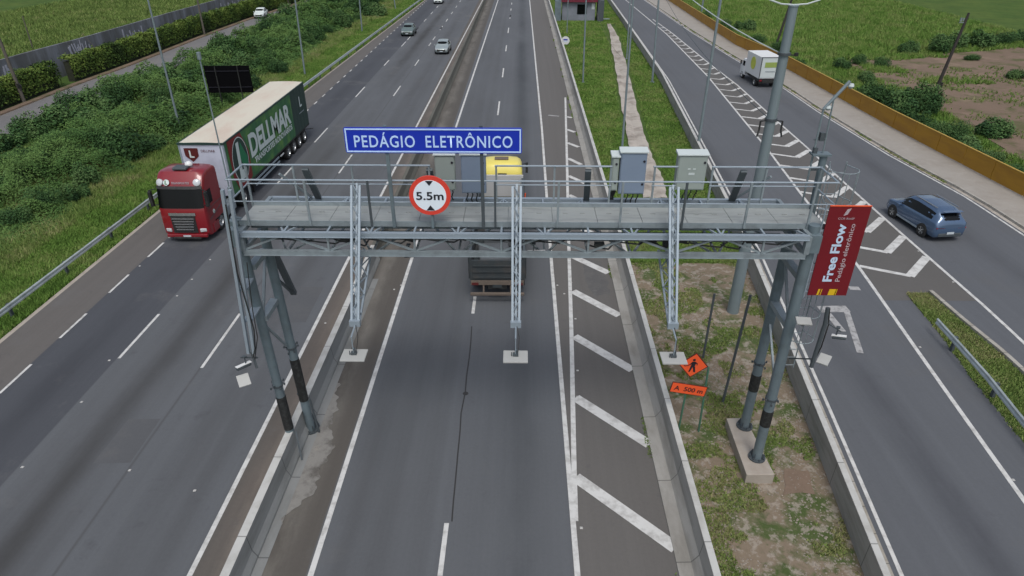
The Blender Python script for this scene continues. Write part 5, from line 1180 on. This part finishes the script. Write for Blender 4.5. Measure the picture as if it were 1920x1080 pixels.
# ================================================================== VEGETATION
def leaves_mesh(name, pts, nrm, size, tone, m, quads=True, jit=.5):
    """many small leaf faces; pts (n,3), nrm (n,3) rough facing, size (n,), tone (n,)"""
    n = len(pts); a = nrm + rng.normal(0, jit, (n, 3)); a /= np.linalg.norm(a, axis=1, keepdims=True)
    t = np.cross(a, rng.normal(0, 1, (n, 3))); t /= np.linalg.norm(t, axis=1, keepdims=True); b_ = np.cross(a, t)
    s_ = size[:, None]; v = np.stack([pts - t * s_ * .5, pts - b_ * s_ * .32, pts + t * s_ * .6, pts + b_ * s_ * .32], 1).reshape(-1, 3)
    me = bpy.data.meshes.new(name); me.vertices.add(4 * n); me.vertices.foreach_set('co', v.ravel())
    me.loops.add(4 * n); me.loops.foreach_set('vertex_index', np.arange(4 * n)); me.polygons.add(n)
    me.polygons.foreach_set('loop_start', np.arange(0, 4 * n, 4)); me.polygons.foreach_set('loop_total', np.full(n, 4))
    at_ = me.attributes.new('tone', 'FLOAT', 'FACE'); at_.data.foreach_set('value', tone.astype(np.float32))
    me.update(); me.materials.append(m); return me
def shrub_mesh(k, n=5200, rad=1.0, ht=1.3, leaf=.13):
    cl = 16; cc = rng.normal(0, 1, (cl, 3)); cc /= np.linalg.norm(cc, axis=1, keepdims=True); cc *= rng.uniform(.25, .85, (cl, 1)); cc[:, 2] = np.abs(cc[:, 2]) * .8 + .25
    cr_ = rng.uniform(.28, .5, cl); tone_c = rng.uniform(.1, .75, cl)
    idx = rng.integers(0, cl, n); d = rng.normal(0, 1, (n, 3)); d /= np.linalg.norm(d, axis=1, keepdims=True)
    p = cc[idx] + d * (cr_[idx] * rng.uniform(.72, 1.12, n))[:, None]
    p[:, 2] = np.clip(p[:, 2], .02, None); p *= [rad, rad, ht]
    up = d.copy(); up[:, 2] += .7; up /= np.linalg.norm(up, axis=1, keepdims=True)
    return leaves_mesh('shrub_leaves', p, up, rng.uniform(.6, 1.5, n) * leaf, tone_c[idx] + rng.normal(0, .13, n), M['leaf'])
variants = [shrub_mesh(k, leaf=(.08, .10, .13, .07, .11)[k]) for k in range(5)]
def shrub(x, y, s_, h_=1.0, grp='shrubs in the thicket on the left bank', lab='leafy green shrub in the thicket on the left bank'):
    o = bpy.data.objects.new('shrub', variants[random.randrange(5)]); COL.objects.link(o)
    o.location = (x, y, -.05); o.rotation_euler = (0, 0, random.uniform(0, 6.28)); o.scale = (s_, s_ * random.uniform(.8, 1.2), s_ * h_)
    return tag(o, lab, 'shrub', grp)
def inpoly(x, y, P):
    c = False; n = len(P)
    for i in range(n):
        x1, y1 = P[i]; x2, y2 = P[(i + 1) % n]
        if (y1 > y) != (y2 > y) and x < (x2 - x1) * (y - y1) / (y2 - y1) + x1: c = not c
    return c
thick = [(-40, 300), (60, 240), (120, 215), (200, 198), (290, 168), (350, 125), (420, 112), (470, 82), (500, 55), (560, 30), (620, 8), (700, -12), (745, -12), (700, 35), (640, 62), (600, 95), (545, 125), (500, 160), (420, 185), (330, 262), (230, 318), (120, 400), (30, 440), (-40, 475)]
cnt = 0; tries = 0; placed = []
while cnt < 85 and tries < 6000:
    tries += 1; px = random.uniform(-40, 745); py = random.uniform(-12, 475) ** 1.0
    if random.random() > 1.15 - py / 480: continue
    if not inpoly(px, py, thick): continue
    p = G(px, py)
    s_ = random.uniform(.7, 1.7) * (1 + (p.y - 40) * .004)
    if any((p.x - a[0]) ** 2 + (p.y - a[1]) ** 2 < (.72 * (s_ + a[2])) ** 2 * .8 for a in placed): continue
    placed.append((p.x, p.y, s_)); shrub(p.x, p.y, s_, random.uniform(.7, 1.15)); cnt += 1
print('shrubs', cnt)
for (px, py, s_, h_) in ((1490, 130, 1.0, .9), (1455, 100, 1.3, .9), (1525, 150, .9, .7), (1560, 168, 1.0, .8), (1600, 195, 1.2, .9), (1628, 190, 1.4, .9), (1660, 205, 1.5, 1.0), (1640, 225, 1.1, .9), (1690, 222, 1.6, 1.0), (1715, 200, 1.5, 1.0), (1735, 212, 1.5, 1.1), (1720, 245, 1.2, .9), (1752, 262, 1.2, .9), (1790, 265, 1.4, .8), (1815, 292, 1.2, .8), (1858, 255, 1.4, .7), (1850, 305, 1.0, .7), (1900, 330, 1.0, .6), (1900, 145, 1.1, .6), (1822, 112, .8, .6), (1760, 98, 1.8, .8), (1700, 100, 1.5, .7), (1880, 82, 2.2, .5), (1925, 78, 2.2, .5), (1835, 88, 2.0, .7), (1395, 58, 1.6, .7), (1420, 82, 1.1, .8), (1360, 50, 1.0, .8), (1650, 125, 1.1, .7), (1615, 120, 1.2, .7), (1780, 90, 1.8, .8), (1580, 130, 1.1, .8), (1625, 155, 1.0, .8)):
    p = G(px, py); shrub(max(p.x, fenB(p.y) + .4 + s_ * .95), p.y, s_, h_, 'shrubs between the amber fence and the field', 'leafy shrub between the amber fence and the field')
for (px, py, s_) in ((1272, 35, 1.3), (1315, 60, 1.2), (1345, 72, .9), (1375, 78, .9), (1400, 88, .8), (1440, 112, .9)):
    p = G(px, py); shrub(max(p.x + 1.2, fenB(p.y) + .4 + s_ * .95), p.y, s_, .7, 'shrubs between the amber fence and the field', 'leafy shrub between the amber fence and the field')
# hedge by the side road: one long clipped hedge, a gap near its left end
def hedge(y0, y1, label):
    n = int((y1 - y0) * 520); y = rng.uniform(y0, y1, n); u = rng.random(n); z = rng.uniform(.25, 2.2, n); fx = np.array([hedX(q) for q in y]); d = np.zeros((n, 3)); x = fx.copy()
    front = u < .5; top = u >= .5
    x[front] = fx[front] + rng.normal(0, .1, front.sum()); d[front] = (1, 0, .3)
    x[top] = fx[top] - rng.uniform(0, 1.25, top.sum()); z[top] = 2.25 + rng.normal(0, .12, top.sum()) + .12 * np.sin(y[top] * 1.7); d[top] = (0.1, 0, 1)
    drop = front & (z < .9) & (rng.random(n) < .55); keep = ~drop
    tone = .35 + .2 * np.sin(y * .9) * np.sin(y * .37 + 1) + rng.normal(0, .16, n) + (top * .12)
    P = np.stack([x, y, z], 1)[keep]
    o = empty('hedge', (0, 0, 0), 0, label, 'hedge')
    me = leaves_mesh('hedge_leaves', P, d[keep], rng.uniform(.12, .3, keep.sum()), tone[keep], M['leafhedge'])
    q = bpy.data.objects.new('foliage', me); COL.objects.link(q); q.parent = o
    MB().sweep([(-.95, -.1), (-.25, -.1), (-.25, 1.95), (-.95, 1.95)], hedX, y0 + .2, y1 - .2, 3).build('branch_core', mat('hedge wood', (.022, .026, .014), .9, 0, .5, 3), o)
yg = G(172, 150).y
hedge(44, 68.5, 'clipped hedge before the gap at the left edge of the photo'); hedge(70.6, 240, 'long clipped hedge between the side road and the graffiti wall')

# grass tufts: countless blades, one object per patch of ground
def tufts(name, N_, fn, h0, h1, m, label=None, tone_fn=None, nb=4):
    P = fn(N_); n = len(P); base = np.repeat(P, nb, 0) + np.concatenate([rng.normal(0, .035, (n * nb, 2)), np.zeros((n * nb, 1))], 1)
    sc_ = np.repeat(1 + np.clip((P[:, 1] - 20) / 60, 0, 1.6), nb)
    h = rng.uniform(h0, h1, n * nb) * sc_ ** .5; w_ = rng.uniform(.012, .03, n * nb) * sc_; a = rng.uniform(0, 6.28, n * nb)
    lean = rng.normal(0, .45, (n * nb, 2)) * h[:, None]
    dxy = np.stack([np.cos(a), np.sin(a)], 1) * w_[:, None]
    v = np.zeros((n * nb, 3, 3)); v[:, 0] = base; v[:, 0, :2] -= dxy; v[:, 1] = base; v[:, 1, :2] += dxy; v[:, 2] = base; v[:, 2, :2] += lean; v[:, 2, 2] += h
    tone = .42 + np.repeat(rng.normal(0, .12, n), nb) + rng.normal(0, .07, n * nb)
    me = bpy.data.meshes.new(name); k = n * nb
    me.vertices.add(3 * k); me.vertices.foreach_set('co', v.reshape(-1)); me.loops.add(3 * k); me.loops.foreach_set('vertex_index', np.arange(3 * k)); me.polygons.add(k)
    me.polygons.foreach_set('loop_start', np.arange(0, 3 * k, 3)); me.polygons.foreach_set('loop_total', np.full(k, 3))
    me.attributes.new('tone', 'FLOAT', 'FACE').data.foreach_set('value', tone.astype(np.float32)); me.update(); me.materials.append(m)
    o = bpy.data.objects.new(name, me); COL.objects.link(o); return tag(o, label, 'grass', kind='stuff')
def vnoise(x, y, s_, seed=0):
    r_ = np.random.default_rng(seed); g = r_.random((64, 64)); u = x * s_ % 64; v = y * s_ % 64; i = u.astype(int); j = v.astype(int); fu = u - i; fv = v - j
    fu = fu * fu * (3 - 2 * fu); fv = fv * fv * (3 - 2 * fv)
    return (g[i % 64, j % 64] * (1 - fu) + g[(i + 1) % 64, j % 64] * fu) * (1 - fv) + (g[i % 64, (j + 1) % 64] * (1 - fu) + g[(i + 1) % 64, (j + 1) % 64] * fu) * fv
def between(f1, f2, y0, y1, z=-.05, power=2.2, patch=None):
    def fn(n):
        y = y0 + (y1 - y0) * rng.random(n) ** power; a = np.array([f1(q) for q in y]); b_ = np.array([f2(q) for q in y]); x = a + (b_ - a) * rng.random(n)
        k = np.ones(n, bool) if patch is None else patch(x, y)
        return np.stack([x[k], y[k], np.full(k.sum(), z)], 1)
    return fn
verge_patch = lambda x, y: (.6 * vnoise(x, y, .55, 3) + .4 * vnoise(x, y, 1.7, 4) > .5) | (y > 31)
tufts('verge_grass', 42000, between(lambda y: barRX(y) + 1.0, lambda y: wallB(y) - .05, 8, 34, -.03, 1.3, lambda x, y: verge_patch(x, y) & (.7 * vnoise(x, y, .8, 41) + .3 * vnoise(x, y, 2.3, 42) > .38)),   .03, .09, M['blade'], 'patchy grass among stones on the near verge')
def far_v(x, y):
    k = vnoise(x, y, .4, 8) > .2
    c = np.array([any(abs(a[0] - xx) < .8 for a in ()) for xx in x], bool); return k & ~c
drx = sorted([(G(x_ + 2, y_).y, G(x_ + 2, y_).x) for x_, y_ in dr]); dY = [q[0] for q in drx]; dX = [q[1] for q in drx]
nodrain = lambda x, y: (np.abs(x - np.interp(y, dY, dX)) > 1.0) | (y < dY[0]) | (y > dY[-1])
tufts('verge_grass', 60000, between(lambda y: barRX(y) + 1.0, lambda y: wallB(y) - .05, 30, 150, -.05, 1.6, nodrain), .05, .14, M['bladebright'], 'green grass on the far verge beside the drain')
tufts('bank_grass', 110000, between(lambda y: edgeL(y) - 5.2 - .02 * y, lambda y: edgeL(y) - .3, 16, 150, -.05, 1.7), .07, .24, M['bladebright'], 'bright grass along the left guard rail')
tufts('bank_undergrowth', 90000, between(lambda y: np.interp(y, [20, 60, 130], [-37, -40, -38.5]), lambda y: edgeL(y) - 4.0, 24, 150, -.05, 1.4, lambda x, y: (x > np.array([sideF(q) + 6.3 for q in y]))), .12, .4, M['blade'], 'rank undergrowth between the shrubs of the left bank')
tufts('island_grass', 9000, between(lambda y: (lambda: np.interp(y, [G(1920, 830).y, G(1830, 720).y, G(1770, 636).y, G(1701, 551).y], [G(1920, 830).x, G(1830, 720).x, G(1770, 636).x, G(1701, 551).x]))(), lambda y: islR(y) - .1, 15, G(1720, 551).y, .0, 1.0), .04, .13, M['blade'], 'grass on the island at the right edge')
FS = [(G(*q).x, G(*q).y) for q in ((1570, 112), (1690, 114), (1780, 100), (1920, 90), (2300, 86), (2400, 330), (2000, 330), (1880, 285), (1790, 220), (1720, 182), (1640, 148))]
tufts('field_grass', 120000, between(lambda y: fenB(y) + .5, lambda y: fenB(y) + 45, 38, 190, -.05, 1.5, lambda x, y: ~np.array([inpoly(a, b_, FS) for a, b_ in zip(x, y)]) | (vnoise(x, y, .35, 5) > .8)), .12, .42, M['bladebright'], 'tall grass of the field beyond the amber fence')
tufts('field_grass', 70000, between(lambda y: sideF(y) - 48, lambda y: sideF(y) - 4.6, 40, 200, -.05, 1.4), .12, .42, M['blade'], 'mixed grass of the field behind the boundary wall')

# loose stones scattered over the near verge (uncountable)
def stones(n):
    y = 9 + 22 * rng.random(n) ** 1.2; a = np.array([barRX(q) + 1.0 for q in y]); b_ = np.array([wallB(q) - .05 for q in y]); x = a + (b_ - a) * rng.random(n)
    k = vnoise(x, y, .7, 11) * .6 + vnoise(x, y, 2.1, 12) * .4 > .47; x, y = x[k], y[k]; n = len(x); r_ = rng.uniform(.012, .045, n)
    base = np.array([(1, 0, 0), (0, 1, 0), (-1, 0, 0), (0, -1, 0), (0, 0, .8)]); v = base[None] * r_[:, None, None] * rng.uniform(.6, 1.3, (n, 5, 1)) + np.stack([x, y, np.full(n, -.03)], 1)[:, None]
    f = np.array([(0, 1, 4), (1, 2, 4), (2, 3, 4), (3, 0, 4)]); F_ = (f[None] + 5 * np.arange(n)[:, None, None]).reshape(-1, 3)
    me = bpy.data.meshes.new('stones'); me.from_pydata(v.reshape(-1, 3).tolist(), [], F_.tolist()); me.materials.append(mat('pale stones', (.26, .23, .195), .9, 0, .35, 3))
    o = bpy.data.objects.new('verge_stones', me); COL.objects.link(o); return tag(o, 'loose pale stones scattered over the near verge', 'stones', kind='stuff')
stones(7000)

# low leafy carpet that knits the bank's shrubs together
def carpet(n):
    y = 24 + 116 * rng.random(n) ** 1.5; a = np.array([max(sideF(q) + 6.2, -41 if q > 60 else -38) for q in y]); b_ = np.array([min(edgeL(q) - 4.2, -26.4) for q in y]); x = a + (b_ - a) * rng.random(n)
    k = vnoise(x, y, .22, 21) * .6 + vnoise(x, y, .6, 22) * .4; m_ = k > .27; x, y, k = x[m_], y[m_], k[m_]; n = len(x)
    hmax = np.clip((k - .3) * 4.8, 0.25, 1.9) * (.7 + .6 * vnoise(x, y, 1.3, 23)); edge = np.clip((np.array([min(edgeL(q) - 4.2, -26.4) for q in y]) - x) / 2.5, .15, 1)
    z = hmax * edge * rng.uniform(.65, 1.05, n); d = np.tile([0.1, -.15, 1.0], (n, 1))
    tone = .25 + .5 * vnoise(x, y, .5, 24) + rng.normal(0, .1, n)
    me = leaves_mesh('carpet_leaves', np.stack([x, y, z], 1), d, rng.uniform(.07, .17, n) * (1 + np.clip((y - 40) / 80, 0, 1)), tone, M['leaf2'], jit=.45)
    o = bpy.data.objects.new('bank_groundcover', me); COL.objects.link(o); return tag(o, 'low leafy ground cover between the shrubs of the left bank', 'ground cover', kind='stuff')
M['leaf2'] = leafmat('groundcover leaves', [(0.018, 0.042, 0.016), (0.036, 0.082, 0.026), (0.06, 0.125, 0.034), (0.10, 0.175, 0.05)])
carpet(380000)

tufts('soil_weeds', 9000, between(lambda y: fenB(y) + 3, lambda y: fenB(y) + 30, 42, 80, -.02, 1.0, lambda x, y: (vnoise(x, y, .5, 31) * .6 + vnoise(x, y, 1.6, 32) * .4 > .58)), .06, .2, M['blade'], 'sparse weeds on the bare soil of the right field')
tufts('kerb_weeds', 2600, between(lambda y: walkL(y) - .28, lambda y: walkL(y) - .12, 24, 120, .01, 1.3, lambda x, y: vnoise(x, y * 1.0, .9, 33) > .55), .03, .1, M['blade'], 'weeds growing in the pavement gutter')
tufts('barrier_weeds', 2200, between(lambda y: barRX(y) - .06, lambda y: barRX(y) + .03, 10, 110, .005, 1.3, lambda x, y: vnoise(x, y * 1.0, .8, 34) > .62), .02, .07, M['blade'], 'weeds at the foot of the pale verge barrier')
# rectangular asphalt repairs with sealed edges
for x0_, y0_, w_, l_ in ((-10.9, 24, 1.5, 3.2), (-13.9, 15.5, 1.2, 2.2), (-5.0, 34, 1.3, 4.0), (16.8, 30, 1.6, 3.0)):
    S(MB().add([(x0_, y0_, .0035), (x0_ + w_, y0_ + .06, .0035), (x0_ + w_ - .03, y0_ + l_, .0035), (x0_ + .04, y0_ + l_ - .05, .0035)], [(0, 1, 2, 3)]).build('asphalt_repair', layered('repair asphalt', (.08, .084, .09), noise_cols=(((.095, .097, .1), .9, .5, .65, .7),)), fix=False))
